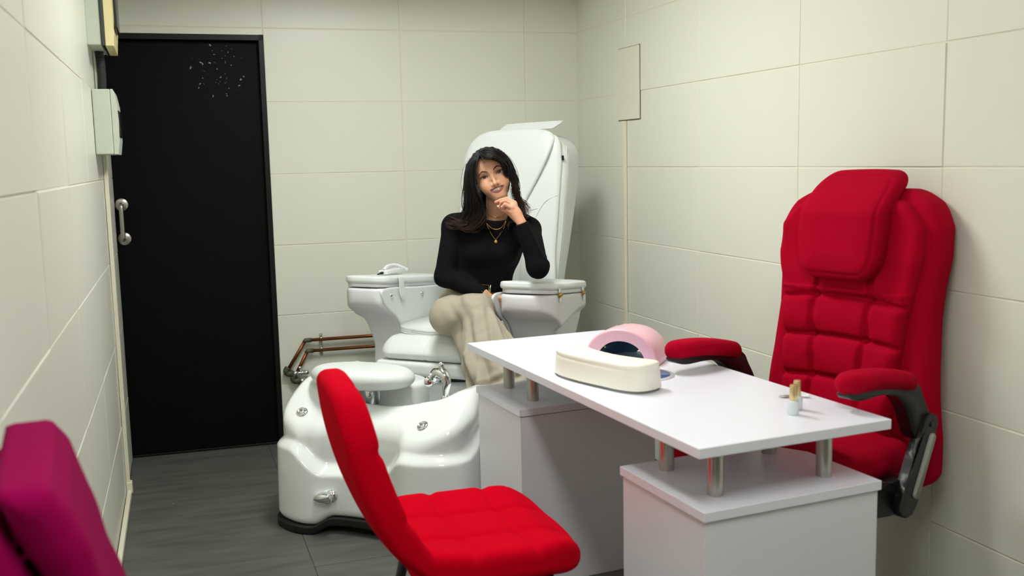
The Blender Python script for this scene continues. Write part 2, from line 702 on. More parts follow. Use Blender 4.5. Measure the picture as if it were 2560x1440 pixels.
def floor_material():
    m = material('grey_stone_floor', srgb(100, 103, 97), 0.5)
    nt = m.node_tree
    b = nt.nodes['Principled BSDF']
    tc = nt.nodes['Texture Coordinate']
    mp = nt.nodes.new('ShaderNodeMapping')
    mp.inputs['Scale'].default_value = (1.2, 7.0, 1.0)
    mp.inputs['Rotation'].default_value = (0, 0, 0.3)
    nt.links.new(tc.outputs['Object'], mp.inputs['Vector'])
    n = nt.nodes.new('ShaderNodeTexNoise')
    n.inputs['Scale'].default_value = 3.0
    n.inputs['Detail'].default_value = 8
    nt.links.new(mp.outputs['Vector'], n.inputs['Vector'])
    r = nt.nodes.new('ShaderNodeValToRGB')
    r.color_ramp.elements[0].position = 0.3
    r.color_ramp.elements[0].color = srgb(74, 76, 70)
    r.color_ramp.elements[1].position = 0.72
    r.color_ramp.elements[1].color = srgb(98, 99, 92)
    nt.links.new(n.outputs['Fac'], r.inputs['Fac'])
    # small specks of white paint and grit lying on the tiles
    v = nt.nodes.new('ShaderNodeTexVoronoi')
    v.inputs['Scale'].default_value = 9
    nt.links.new(tc.outputs['Object'], v.inputs['Vector'])
    lt = nt.nodes.new('ShaderNodeMath')
    lt.operation = 'LESS_THAN'
    lt.inputs[1].default_value = 0.028
    nt.links.new(v.outputs['Distance'], lt.inputs[0])
    mx = nt.nodes.new('ShaderNodeMix')
    mx.data_type = 'RGBA'
    nt.links.new(lt.outputs[0], mx.inputs['Factor'])
    nt.links.new(r.outputs['Color'], mx.inputs['A'])
    mx.inputs['B'].default_value = srgb(190, 190, 185)
    nt.links.new(mx.outputs['Result'], b.inputs['Base Color'])
    return m


M['floor'] = floor_material()
M['floor_joint'] = material('floor_joint', srgb(70, 71, 67), 0.9)
fo = structure('floor', join(fl, fb), [M['floor'], M['floor_joint']], smooth=False)
fo.data.polygons[-1].material_index = 1

structure('ceiling', box(3.2, 8.6, 0.1, (0.9, 1.3, CEIL + 0.05)), M['paint'], smooth=False)
structure('shade_beam', box(2.45, 0.16, 0.215, (0.93, 4.28, CEIL - 0.1075)), M['paint'], smooth=False)  # unseen beam added below the ceiling to shade the top of the back wall
wall('wall_right', [YF + 0.0] + [3.65 - 0.685 * k for k in range(8, -1, -1)] + [4.335, 5.02], lambda u, v, w: (XR - w, u, v))
wall('wall_left', [YF] + [3.06 - 0.66 * k for k in range(8, -1, -1)] + [3.72, 4.38, 5.04], lambda u, v, w: (left_x(u) + w, u, v))
wall('wall_front', [-0.6 + 0.65 * k for k in range(6)], lambda u, v, w: (2.3 - u, YF + w, v))
DOOR_W, DOOR_H = 0.745, 2.012
wall('wall_back', [-0.80, 0.0, 0.661, 1.311, 1.70], on_back, holes=[(-DOOR_W, 0.0, 0, DOOR_H)])


# black door in its recess
def back_box(u0, u1, v0, v1, w0, w1, bev=0.002):
    vf = box(u1 - u0, w1 - w0, v1 - v0, ((u0 + u1) / 2, -(w0 + w1) / 2, (v0 + v1) / 2), bev)
    return xf(vf, rot('Z', BA), B0)


def worn_door():
    m = material('worn_black_paint', srgb(5, 5, 6), 0.55, spec=0.12, noise=0.25, nscale=9)
    nt = m.node_tree
    b = nt.nodes['Principled BSDF']
    tc = nt.nodes['Texture Coordinate']
    sep = nt.nodes.new('ShaderNodeSeparateXYZ')
    nt.links.new(tc.outputs['Object'], sep.inputs[0])

    def math_node(op, a, bval):
        k = nt.nodes.new('ShaderNodeMath')
        k.operation = op
        for i, x in enumerate((a, bval)):
            if isinstance(x, (int, float)):
                k.inputs[i].default_value = x
            else:
                nt.links.new(x, k.inputs[i])
        return k.outputs[0]
    vd = nt.nodes.new('ShaderNodeVectorMath')
    vd.operation = 'DISTANCE'
    nt.links.new(tc.outputs['Object'], vd.inputs[0])
    vd.inputs[1].default_value = (0.275, 5.0, 1.85)
    near = math_node('LESS_THAN', vd.outputs['Value'], 0.13)
    n = nt.nodes.new('ShaderNodeTexNoise')
    n.inputs['Scale'].default_value = 75
    n.inputs['Detail'].default_value = 2
    nt.links.new(tc.outputs['Object'], n.inputs['Vector'])
    n3 = nt.nodes.new('ShaderNodeTexNoise')
    n3.inputs['Scale'].default_value = 16
    nt.links.new(tc.outputs['Object'], n3.inputs['Vector'])
    chips = math_node('MULTIPLY', math_node('GREATER_THAN', n.outputs['Fac'], 0.655), math_node('GREATER_THAN', n3.outputs['Fac'], 0.5))
    mask = math_node('MULTIPLY', chips, near)
    mx = nt.nodes.new('ShaderNodeMix')
    mx.data_type = 'RGBA'
    src = b.inputs['Base Color'].links[0].from_socket
    nt.links.new(mask, mx.inputs['Factor'])
    nt.links.new(src, mx.inputs['A'])
    mx.inputs['B'].default_value = srgb(150, 155, 158)
    nt.links.new(mx.outputs['Result'], b.inputs['Base Color'])
    return m


dr = structure('door_1', back_box(-DOOR_W, -0.02, 0.012, DOOR_H - 0.028, -0.075, -0.035), worn_door(), smooth=False)
dr['label'] = 'black painted metal door in the back wall'
structure('trim_2', join(back_box(-0.022, 0.002, 0.0, DOOR_H + 0.004, -0.09, 0.004), back_box(-DOOR_W, 0.002, DOOR_H - 0.024, DOOR_H + 0.003, -0.09, 0.004),
                         back_box(-DOOR_W, 0.0, 0.0, 0.012, -0.09, -0.03)), M['frame_black'], smooth=False)
structure('trim_3', join(back_box(-0.95, 0.1, 0.0, 2.3, -0.14, -0.095)), M['grout'], smooth=False)
# plaster line left around the frame
hz = []
hp = on_back(-0.688, 1.147, -0.035)
R_b = rot('Z', BA) @ rot('X', PI / 2)
for dz in (0.0805, -0.0805):
    hz.append(xf(lathe([(0.031, 0), (0.031, 0.004), (0.029, 0.007), (0.012, 0.008)], 28), R_b, on_back(-0.684 + dz * -0.02, 1.147 + dz, -0.035)))
pp = [on_back(-0.684, 1.147 + 0.0805, -0.03), on_back(-0.684, 1.147 + 0.0805, 0.005), on_back(-0.684, 1.147 + 0.076, 0.018), on_back(-0.684, 1.147 + 0.06, 0.024),
      on_back(-0.684, 1.147 - 0.06, 0.024), on_back(-0.684, 1.147 - 0.076, 0.018), on_back(-0.684, 1.147 - 0.0805, 0.005), on_back(-0.684, 1.147 - 0.0805, -0.03)]
h = obj('handle', join(*hz, tube(spline(pp, 40), 0.0105, 14)), M['steel'], dr, label='brushed steel pull handle')
# threshold strip under the door

# trunking on the walls
structure('trim_4', join(box(0.016, 0.032, 1.44, (left_x(4.47) + 0.009, 4.47, 0.735), 0.002), box(0.024, 0.04, 0.05, (left_x(4.47) + 0.013, 4.47, 0.035), 0.003)), M['trunk'], smooth=False)
bb = box(0.018, 2.6, 0.024, (0, 0, 0), 0.003)
structure('baseboard_left', xf(bb, rot('Z', -math.atan(XLS)), (left_x(3.15) + 0.0125, 3.15, 0.0145)), M['trunk'], smooth=False)
structure('trim_5', join(box(0.014, 0.026, 1.56, (XR - 0.0085, 4.335, 0.79), 0.002)), M['trunk'], smooth=False)

# access panel in the right wall
t = thing('access_panel', 'small pale painted access panel set into the right wall tiles', 'panel', (XR, 4.296, 1.575))
obj('gap', box(0.003, 0.232, 0.338, (-0.0012, 0, 0.166)), M['gap_dark'], t, smooth=False, label='dark gap around the cover')
obj('cover', box(0.006, 0.2275, 0.332, (-0.0035, 0.0, 0.1665), 0.001), M['panel_paint'], t, smooth=False)

# electrical boxes on the left wall
WX = left_x(4.2)
t = thing('electrical_box', 'lower pale green electrical box with a smoked window on the left wall', 'electrical box', (WX, 4.115, 1.452))
obj('body', box(0.064, 0.30, 0.245, (0.033, 0.15, 0.1225), 0.004), M['box_green'], t, smooth=False)
prof = [(0.0, 0.0), (0.015, 0.0), (0.022, 0.05), (0.0245, 0.1225), (0.021, 0.19), (0.013, 0.236), (0.009, 0.245), (0.0, 0.245)]
pv = prism([(a, b) for a, b in prof], 0.0, 0.30, 0.002)
obj('cover', xf(pv, np.array([[1, 0, 0], [0, 0, 1], [0, 1, 0]]).T, (0.0655, 0, 0)), M['box_green'], t, smooth=False)
obj('window', box(0.006, 0.2, 0.10, (0.0905, 0.10, 0.115), 0.003), M['dark_plastic'], t, smooth=False, label='smoked dark window')

t = thing('electrical_box', 'upper electrical box with a yellowed cover beside the top of the black door', 'electrical box', (WX - 0.004, 4.10, 1.858))
obj('body', box(0.052, 0.36, 0.62, (0.027, 0.18, 0.31), 0.004), M['box_green'], t, smooth=False)
obj('rim', box(0.012, 0.37, 0.63, (0.0595, 0.18, 0.312), 0.004), M['smoke'], t, smooth=False, label='grey green edge strip')
prof = [(0, 0), (0.029, 0.0), (0.036, 0.09), (0.039, 0.2), (0.037, 0.34), (0.029, 0.5), (0.018, 0.60), (0, 0.62)]
obj('cover', xf(prism([(a, b) for a, b in prof], 0.0, 0.36, 0.002), np.array([[1, 0, 0], [0, 0, 1], [0, 1, 0]]).T, (0.066, 0, -0.003)), M['box_cream'], t, smooth=False, label='yellowed plastic cover')
obj('window', box(0.01, 0.25, 0.4, (0.1075, 0.12, 0.26), 0.004), M['dark_plastic'], t, smooth=False, label='smoked dark window')

cp = np.array([(WX + 0.026 + 0.004 * math.sin(k / 60 * 3), 4.33, 1.69 + 0.175 * k / 60) for k in np.linspace(0, 60, 181)])
rr = np.array([0.0165 + 0.0022 * math.cos(k * PI / 2) for k in range(181)])
tag(obj('corrugated_conduit', tube(cp, rr, 16), M['conduit']), 'dark corrugated conduit between the two electrical boxes', 'conduit')


# copper pipes on the back wall
def pipe(z_wall, ue, ze, us, label):
    """horizontal run on the wall, then a slanted run down to an elbow and an angle valve"""
    t = thing('copper_pipe', label, 'pipe', on_back(us, z_wall, 0.03), BA, 'copper water pipes on the back wall')
    L = lambda u, v, w=0.0: np.array([u - us, -w, v - z_wall])
    obj('run', join(tube([L(us, z_wall), L(0.95, z_wall)], 0.0085, 14), tube([L(us, z_wall), L(ue, ze)], 0.0085, 14)), M['copper'], t)
    el = join(tube([L(us - 0.004, z_wall - 0.008), L(us, z_wall), L(us + 0.03, z_wall)], 0.0112, 14))
    obj('bend', el, M['patina'], t, label='soldered corner fitting')
    sp = spline([L(ue + 0.008, ze + 0.022), L(ue - 0.002, ze + 0.004), L(ue + 0.006, ze - 0.008), L(ue + 0.022, ze - 0.01)], 14)
    obj('elbow', join(tube(sp, 0.0155, 14), tube([L(ue + 0.018, ze - 0.01), L(ue + 0.03, ze - 0.01)], 0.018, 8)), M['patina'], t, label='green tarnished brass elbow')
    zc = ze - 0.01
    vb = [tube([L(ue + 0.03, zc), L(ue + 0.056, zc)], 0.0135, 16), tube([L(ue + 0.056, zc), L(ue + 0.07, zc)], 0.0105, 16),
          tube([L(ue + 0.07, zc), L(ue + 0.084, zc)], 0.0145, 6), tube([L(ue + 0.084, zc), L(ue + 0.108, zc)], 0.013, 16)]
    v = obj('valve', join(*vb), M['chrome'], t, label='chrome angle valve')
    return t, L, v, zc


t, L, v, zc = pipe(0.53, 0.03, 0.378, 0.128, 'upper copper pipe ending in a chrome valve with its handle up')
obj('valve_handle', join(tube([L(0.095, zc), L(0.095, zc + 0.03)], 0.0075, 14), tube([L(0.095, zc + 0.018), L(0.095, zc + 0.034)], 0.0095, 14)), M['chrome'], v)
t, L, v, zc = pipe(0.476, 0.062, 0.338, 0.136, 'lower copper pipe ending in a chrome valve with its handle turned to the front')
obj('valve_handle', join(tube([L(0.128, zc), L(0.124, zc + 0.014, 0.03)], 0.008, 14), tube([L(0.125, zc + 0.011, 0.022), L(0.124, zc + 0.014, 0.034)], 0.0105, 14)), M['chrome'], v)
hp = spline([L(0.15, zc), L(0.175, zc - 0.006), L(0.20, zc - 0.03), L(0.205, zc - 0.1)], 30)
obj('hose', tube(hp, 0.006, 10), M['steel'], v, label='braided steel hose')
ck = []
for zz in (0.53, 0.476):
    ck.append(box(0.016, 0.03, 0.022, (0, -0.016, zz - 0.503), 0.003))
ck.append(box(0.014, 0.006, 0.115, (0, -0.004, 0.0), 0.002))
for zz in (0.045, -0.05, 0.0):
    ck.append(xf(lathe([(0.006, 0), (0.006, 0.004), (0.003, 0.006)], 12), rot('X', PI / 2), (0, -0.008, zz)))
o = obj('pipe_clip', join(*ck), M['steel'])
o.location = on_back(0.207, 0.503, 0.0)
o.rotation_euler = (0, 0, BA)
tag(o, 'metal double clip holding both copper pipes to the wall', 'clip')

# ------------------------------------------------------------------ manicure desk
DA = math.radians(3.8)
DC = np.array([1.301, 2.6235, 0.0])
TOP = 0.76
desk = thing('manicure_desk', 'white laminate manicure desk with a raised top on steel posts', 'desk', DC, DA)


def on_desk(u, v, z=TOP):
    c, s = math.cos(DA), math.sin(DA)
    return np.array([DC[0] + c * u - s * v, DC[1] + s * u + c * v, z])


obj('tabletop', box(0.548, 1.458, 0.025, (0, 0, TOP - 0.0125), 0.002), M['desk'], desk, smooth=False)
for sy in (1, -1):
    p = obj('pedestal', box(0.50, 0.375, 0.578, (0.005, sy * 0.522, 0.289), 0.0015), M['desk_side'], desk, smooth=False)
    obj('cap_panel', box(0.512, 0.388, 0.024, (0.005, sy * 0.522, 0.593), 0.0015), M['desk'], p, smooth=False)
for sx in (-0.157, 0.163):
    for sy in (-0.622, -0.405, 0.43, 0.635):
        obj('post', xf(lathe([(0.0195, 0.604), (0.0195, 0.7345)], 28), None, (sx, sy, 0)), M['steel'], desk, angle=0.7)

# cream hand rest: kidney outline, flat base, soft top
cu = np.array([on_desk(0, 0)])
KID = np.array([0.83, 0.90]) * smooth_poly([(-0.225, -0.018), (-0.215, 0.045), (-0.165, 0.068), (-0.08, 0.044), (0.03, 0.030), (0.13, 0.040), (0.20, 0.052), (0.225, 0.020), (0.222, -0.045),
                   (0.17, -0.075), (0.06, -0.078), (-0.06, -0.074), (-0.16, -0.058)], 90)
OUTSET = poly2


def kid_sdf(p):
    w = 0.006 * np.clip(p[:, 2] / 0.07, 0, 1)
    d2 = poly2(p[:, 0], p[:, 1], KID) - 0.004 + w
    puff = 0.078 + 0.006 * np.clip(-d2 / 0.05, 0, 1) ** 0.5
    top = p[:, 2] - puff
    d = meet(d2, np.maximum(top, -p[:, 2]), 0.009)
    seam = np.exp(-((p[:, 2] - 0.064) / 0.003) ** 2) * 0.0018
    return d + seam


hr = thing('hand_rest_cushion', 'cream kidney shaped hand rest cushion on the white desk in front of the pink lamp', 'cushion')
cpos = np.array([1.165, 2.575, TOP])
hr.location = cpos
hr.rotation_euler = (0, 0, math.radians(-69))
obj('pad', surf(kid_sdf, (-0.24, -0.095, 0.006), (0.24, 0.085, 0.095), 0.004), M['hand_pad'], hr)
obj('base', prism([tuple(q) for q in KID * 0.985], 0.0, 0.011, 0.001), M['inlay'], hr, label='thin grey base')

# pink UV lamp: an arch on the desk, open to the front
LP = np.array([1.385, 2.85, TOP])
LA = math.radians(135)
lamp = thing('nail_lamp', 'pink arched nail lamp standing on the white desk', 'lamp', LP, LA)
# local: +y is the open front, x across
NA, NB = 40, 18


def arch(w, h, y, n=NA, dip=0.0):
    h = h * 0.90
    a = np.linspace(0, PI, n)
    return np.stack([w * np.cos(a), np.full(n, y), np.maximum(h * np.sin(a) ** 0.85, 0.002)], 1)


secs = []
for y, w, h in ((0.105, 0.110, 0.112), (0.106, 0.116, 0.118), (0.10, 0.119, 0.122), (0.06, 0.120, 0.124), (0.0, 0.117, 0.122), (-0.05, 0.108, 0.114), (-0.085, 0.092, 0.098), (-0.105, 0.062, 0.07), (-0.112, 0.02, 0.025)):
    secs.append(arch(w, h, y))
V = np.concatenate(secs)
# shell ribs on the crown
ang = np.arctan2(V[:, 2] / 0.12, V[:, 0] / 0.12)
rib = 0.0022 * np.exp(-((V[:, 1] - 0.0) / 0.05) ** 2) * (np.cos(ang * 46) > 0.2) * (np.abs(ang - 1.25) < 0.28)
V[:, 2] += rib
Fc = []
for i in range(len(secs) - 1):
    for k in range(NA - 1):
        Fc.append((i * NA + k, (i + 1) * NA + k, (i + 1) * NA + k + 1, i * NA + k + 1))
obj('shell', (V, Fc), M['pink'], lamp)
fa, fb = arch(0.110, 0.112, 0.105), arch(0.078, 0.080, 0.102)
fa[:, 2] = np.maximum(fa[:, 2], 0.001)
V = np.concatenate([fa, fb])
obj('front_rim', (V, [(k, k + 1, NA + k + 1, NA + k) for k in range(NA - 1)]), M['pink_face'], lamp, label='flat pink rim around the opening')
ins = [arch(0.078, 0.080, 0.102), arch(0.080, 0.082, 0.05), arch(0.076, 0.078, -0.02), arch(0.05, 0.05, -0.075), arch(0.01, 0.012, -0.085)]
V = np.concatenate(ins)
li = obj('lining', (V, [(i * NA + k, i * NA + k + 1, (i + 1) * NA + k + 1, (i + 1) * NA + k) for i in range(4) for k in range(NA - 1)]), M['lamp_in'], lamp, label='blue grey mirrored inside')
for a, y in ((0.5, 0.06), (0.9, 0.07), (1.35, 0.06), (1.8, 0.07), (2.25, 0.06), (2.65, 0.07), (0.7, 0.02), (1.1, 0.0), (1.6, 0.01), (2.1, 0.0), (2.45, 0.02)):
    q = np.array([0.076 * math.cos(a), y, 0.078 * math.sin(a) ** 0.85])
    obj('led', xf(box(0.006, 0.006, 0.003, (0, 0, 0), 0.001), rot('Y', PI / 2 - a), q), M['led'], li, smooth=False)
tt = thing('round_tray', 'round tray with blue mirror surface lying on the desk behind the cushion', 'tray', (1.305, 2.60, TOP))
tr = [(0.088 * math.cos(a), 0.088 * math.sin(a)) for a in np.linspace(0, 2 * PI, 48, endpoint=False)]
obj('rim', prism(tr, 0.0002, 0.004, 0.0012), M['white_plastic'], tt, label='white rim')
tr2 = [(0.077 * math.cos(a), 0.077 * math.sin(a)) for a in np.linspace(0, 2 * PI, 48, endpoint=False)]
obj('mirror', prism(tr2, 0.004, 0.0048, 0.0003), M['blue_tray'], tt, label='blue reflective sheet')


def lamp_local(w):
    a = LA
    d = np.asarray(w, float) - LP
    return np.array([math.cos(a) * d[0] + math.sin(a) * d[1], -math.sin(a) * d[0] + math.cos(a) * d[1], d[2]])


cpts = [lamp_local(on_desk(0.18, 0.24, TOP + 0.012)), lamp_local(on_desk(0.215, 0.235, TOP + 0.005)), lamp_local(on_desk(0.262, 0.18, TOP + 0.004)), lamp_local(on_desk(0.281, 0.13, TOP - 0.004)),
        lamp_local(on_desk(0.29, 0.11, TOP - 0.06)), lamp_local(on_desk(0.295, 0.09, TOP - 0.3)), lamp_local(on_desk(0.30, 0.07, 0.01))]
obj('power_cord', tube(spline(cpts, 50), 0.0022, 8), M['rubber'], lamp, label='thin black power cord')


# nail polish bottles
def bottle(p, label):
    t = thing('nail_polish_bottle', label, 'nail polish', p, 0.3, 'nail polish bottles with gold caps')
    obj('bottle', lathe([(0.0125, 0.0), (0.0138, 0.0015), (0.0138, 0.030), (0.0128, 0.0345), (0.0085, 0.0365)], 28), M['bottle_white'], t, angle=0.9, label='white lacquered glass')
    obj('cap', lathe([(0.0088, 0.0367), (0.0092, 0.038), (0.0088, 0.074), (0.0080, 0.0755)], 28), M['pale_gold'], t, angle=0.9, label='pale gold cap')
    return t


bottle((1.434, 2.045, TOP), 'white nail polish bottle with gold cap standing nearest the desk corner')
bottle((1.472, 2.083, TOP), 'white nail polish bottle with gold cap half hidden behind its twin')

# cuticle tool lying behind the bottles
a, b = np.array([1.500, 2.205, TOP + 0.004]), np.array([1.573, 2.175, TOP + 0.0055])
tl = thing('cuticle_tool', 'small cuticle tool with a dark blade lying behind the polish bottles', 'nail tool', a + (b - a) * 0.5)
d = b - a
dm = a + d * 0.42
q = lambda x: np.asarray(x) - (a + d * 0.5)
bl = spline([q(a), q(a + d * 0.16), q(a + d * 0.36), q(dm)], 16)
obj('blade', tube(bl, [0.001 + 0.0055 * math.sin(PI * min(1, 0.05 + k / 15 * 0.9)) for k in range(16)], 10, flat=(1, 0.45)), M['steel'], tl, label='grey steel blade')
hd = spline([q(dm), q(a + d * 0.6), q(a + d * 0.85), q(b)], 16)
obj('grip', tube(hd, [0.003 + 0.006 * (k / 15) ** 1.5 for k in range(16)], 12, flat=(1, 0.6)), M['white_plastic'], tl, label='white grip')

# ------------------------------------------------------------------ red quilted dining chair
CH = thing('dining_chair', 'red quilted dining chair on thin black legs in front of the desk', 'chair', (0.685, 2.31, 0), math.radians(-1.0))
CH.scale = (1, 1, 1.06)


def seat_sdf(p):
    x, y, z = p[:, 0], p[:, 1], p[:, 2]
    hw = 0.245 - 0.03 * sstep(x, 0.05, 0.27) - 0.02 * sstep(-x, 0.05, 0.22)
    d2 = meet(np.abs(y) - hw, np.maximum(x - 0.245 + 0.9 * y * y, -x - 0.20), 0.07)
    zt = 0.470 + 0.012 * sstep(np.abs(y), 0.08, 0.22) + 0.008 * sstep(-x, 0.0, 0.2) - 0.045 * sstep(x, 0.13, 0.27)
    quilt = 0.007 * (seam(y - 0.082, 0.013) + seam(y + 0.082, 0.013) + seam(x - 0.085, 0.013) + seam(x + 0.062, 0.013)) * sstep(z, 0.43, 0.45)
    zb = 0.405 - 0.02 * sstep(x, 0.1, 0.25)
    return meet(d2, np.maximum(z - zt + quilt, zb - z), 0.026)


obj('seat', surf(seat_sdf, (-0.24, -0.29, 0.36), (0.29, 0.29, 0.52), 0.006), M['red_cloth'], CH)


def back_mid(z):
    """centre line of the backrest: x for a height"""
    t = (z - 0.40) / 0.48
    return -0.160 - 0.172 * (1 - (1 - np.minimum(t, 1)) ** 2.1) + 0.05 * np.exp(-((t + 0.02) / 0.14) ** 2)


def back_sdf(p):
    x, y, z = p[:, 0], p[:, 1], p[:, 2]
    zc = np.clip(z, 0.40, 0.9)
    xc = back_mid(zc) + 0.35 * y * y
    t = np.clip((z - 0.40) / 0.48, 0, 1)
    hw = 0.225 + 0.012 * np.sin(t * PI) - 0.028 * t
    d2 = meet(np.abs(y) - hw, z - (0.858 - 1.3 * np.maximum(np.abs(y) - 0.02, 0) ** 2), 0.075)
    d2 = np.maximum(d2, 0.39 - z)
    n = (x - xc) * 0.94
    quilt = 0.006 * (seam(y - 0.075, 0.013) + seam(y + 0.075, 0.013) + seam(z - 0.565, 0.013) + seam(z - 0.72, 0.013)) * (n > 0)
    th = 0.034 + 0.006 * (1 - t)
    return meet(d2, np.abs(n) - th + quilt, 0.026) * 0.9


obj('backrest', surf(back_sdf, (-0.42, -0.27, 0.37), (-0.02, 0.27, 0.93), 0.006), M['red_cloth'], CH)
for sx, sy in ((1, 1), (1, -1), (-1, 1), (-1, -1)):
    a = np.array([0.13 if sx > 0 else -0.135, sy * 0.15, 0.412])
    b = np.array([0.215 if sx > 0 else -0.225, sy * 0.215, 0.0])
    obj('leg', tube([a, a + (b - a) * 0.5, b], [0.014, 0.0125, 0.009], 14), M['black_metal'], CH)
obj('underframe', join(tube([(0.13, -0.15, 0.408), (0.13, 0.15, 0.408)], 0.01, 10), tube([(-0.135, -0.15, 0.408), (-0.135, 0.15, 0.408)], 0.01, 10),
                       tube([(-0.135, 0, 0.406), (0.13, 0, 0.406)], 0.01, 10)), M['black_metal'], CH)

# ------------------------------------------------------------------ magenta velvet armchair against the left wall
MC = thing('velvet_chair', 'magenta velvet high-back chair against the left wall', 'chair', (0.062, 1.355, 0), math.radians(5))
MC.scale = (1, 1, 0.935)


def mg_back(p):
    x, y, z = p[:, 0], p[:, 1], p[:, 2]
    xf_ = np.interp(z, [0.40, 0.50, 0.80, 0.947, 1.04, 1.096, 1.13], [-0.03, -0.05, -0.115, -0.154, -0.176, -0.194, -0.215])
    xc = np.interp(z, [0.40, 0.50, 0.80, 0.957, 1.024, 1.077, 1.13], [-0.10, -0.115, -0.178, -0.216, -0.239, -0.262, -0.280])
    hw = 0.185
    fold = 0.0022 * np.sin(z * 60 + y * 16 + 1.5 * np.sin(y * 23)) * sstep(np.abs(y), 0.10, 0.2)
    mid, th = (xf_ + xc) / 2, (xf_ - xc) / 2
    front = meet(np.maximum(np.abs(y) - hw, 0.42 - z), np.maximum(z - 1.128, np.abs(x - mid) - th + 0.004 + fold), 0.032)
    rear = meet(np.maximum(np.abs(y) - hw - 0.006, 0.42 - z), np.maximum(z - 1.10 - (x - xc) * 0.55, np.maximum(x - xc + 0.005, -0.312 - x)), 0.03)
    return smin(front, rear, 0.004) * 0.9


obj('backrest', surf(mg_back, (-0.38, -0.30, 0.40), (0.02, 0.30, 1.18), 0.008), M['magenta'], MC)


def mg_seat(p):
    d = rbox(p, (0.10, 0, 0.42), (0.24, 0.22, 0.075), 0.06)
    return d - 0.012 * np.cos(p[:, 0] * 5) * np.cos(p[:, 1] * 5)


obj('seat', surf(mg_seat, (-0.20, -0.32, 0.32), (0.40, 0.32, 0.53), 0.01), M['magenta'], MC)
for sx in (0.2, -0.2):
    for sy in (0.2, -0.2):
        obj('leg', tube([(sx + 0.08, sy, 0.36), (sx * 1.1 + 0.08, sy * 1.12, 0)], [0.018, 0.011], 12), M['black_metal'], MC)

# ------------------------------------------------------------------ crimson swivel armchair by the right wall
OA = math.radians(197)
OC = thing('swivel_armchair', 'crimson padded swivel armchair with black arms between the desk and the right wall', 'chair', (1.622, 2.345, 0), OA)
REC = 0.115


def oc_back(p):
    x, y, z = p[:, 0], p[:, 1], p[:, 2]
    t = (z - 0.50) / 0.84
    tc = np.clip(t, -0.1, 1.05)
    xc = -0.205 - REC * tc * 0.84 - 0.045 * np.exp(-((tc - 0.28) / 0.2) ** 2) * 0
    n = x - xc - 0.30 * y * y * sstep(tc, 0.0, 0.3)       # front face curves round the sitter
    ay = np.abs(y)
    hw = np.interp(tc, [-0.1, 0.0, 0.12, 0.35, 0.52, 0.62, 0.72, 0.82, 0.90, 0.97, 1.05],
                   [0.285, 0.290, 0.288, 0.268, 0.258, 0.262, 0.273, 0.270, 0.238, 0.165, 0.06])
    d_out = ay - hw
    # main shell, thick, rounded
    zt = z - (0.5 + 0.84 * 0.945) + 2.6 * np.maximum(ay - 0.15, 0) ** 2
    d2 = meet(d_out, np.maximum(zt, 0.46 - z), 0.05)
    shell = meet(d2, np.abs(n + 0.085) - 0.058, 0.045)
    # quilted front panel
    hp = hw - 0.034 - 0.075 * (1 - sstep(tc, 0.0, 0.75)) - 0.03 * sstep(tc, 0.8, 0.95)
    dp = meet(ay - hp, np.maximum(zt + 0.03, 0.50 - z), 0.03)
    wob = 0.012 * np.sin(z * 21 + 1) + 0.05 * (tc - 0.3)
    s1 = ay - (0.085 + wob * 0.4)
    rows = [0.145, 0.29, 0.435, 0.575]
    q = np.zeros_like(x)
    bow = 0.016 * np.cos(y * 8)
    for r in rows:
        q = np.maximum(q, seam(tc - r - bow + 0.016, 0.009))
    fold = seam(s1, 0.010) * sstep(tc, 0.03, 0.1) * (1 - sstep(tc, 0.64, 0.70))
    puff = 0.012 * np.abs(np.sin((tc - 0.0) / 0.145 * PI)) ** 0.6 * (tc < 0.6)
    q = 0.017 * q * (ay < hp) + 0.016 * fold
    crumple = 0.0025 * np.sin(z * 70 + 9 * np.sin(y * 18)) * seam(s1, 0.03) + 0.003 * np.sin(z * 45 + y * 25) * sstep(ay, 0.12, 0.2)
    panel = meet(dp, np.abs(n + 0.02) - 0.034 - puff + q + crumple, 0.028)
    return smin(shell, panel, 0.004) * 0.85


bk = obj('backrest', surf(oc_back, (-0.52, -0.36, 0.37), (-0.02, 0.36, 1.40), (0.0055, 0.0055, 0.0055)), M['red_linen'], OC)


def oc_pillow(p):
    x, y, z = p[:, 0], p[:, 1], p[:, 2]
    t = (z - 0.50) / 0.84
    xc = -0.205 - REC * t * 0.84
    n = x - xc - 0.30 * y * y
    ay = np.abs(y)
    hw = np.interp(t, [0.60, 0.66, 0.72, 0.80, 0.88, 1.0], [0.095, 0.122, 0.136, 0.142, 0.142, 0.135])
    top = z - 1.350 + 0.35 * ay ** 2
    d2 = meet(ay - hw, np.maximum(top, (1.035 - z) + 0.8 * ay ** 2 * 0), 0.05)
    nn = n - 0.030 + 0.10 * sstep(z, 1.22, 1.36)
    th = 0.044 + 0.012 * sstep(-d2, 0.0, 0.08)
    pip = 0.0035 * np.exp(-((d2 + 0.018) / 0.004) ** 2)
    return meet(d2, np.abs(nn) - th, 0.034) * 0.85 + pip


obj('headrest', surf(oc_pillow, (-0.42, -0.21, 0.99), (-0.12, 0.21, 1.39), 0.005), M['red_linen'], bk, label='crimson headrest pillow')


def oc_seat(p):
    x, y, z = p[:, 0], p[:, 1], p[:, 2]
    ay = np.abs(y)
    hw = 0.262 - 0.015 * sstep(x, 0.1, 0.3)
    d2 = meet(ay - hw, np.maximum(x - 0.190 + 0.22 * y, -x - 0.26), 0.07)
    zt = 0.60 + 0.01 * np.cos(y * 6) - 0.05 * sstep(x + 0.22 * y, 0.09, 0.20)
    up = meet(d2, np.maximum(z - zt, 0.515 - z), 0.045)
    lo = meet(d2 + 0.012, np.maximum(z - 0.525, 0.455 - z), 0.035)
    return smin(up, lo, 0.01)


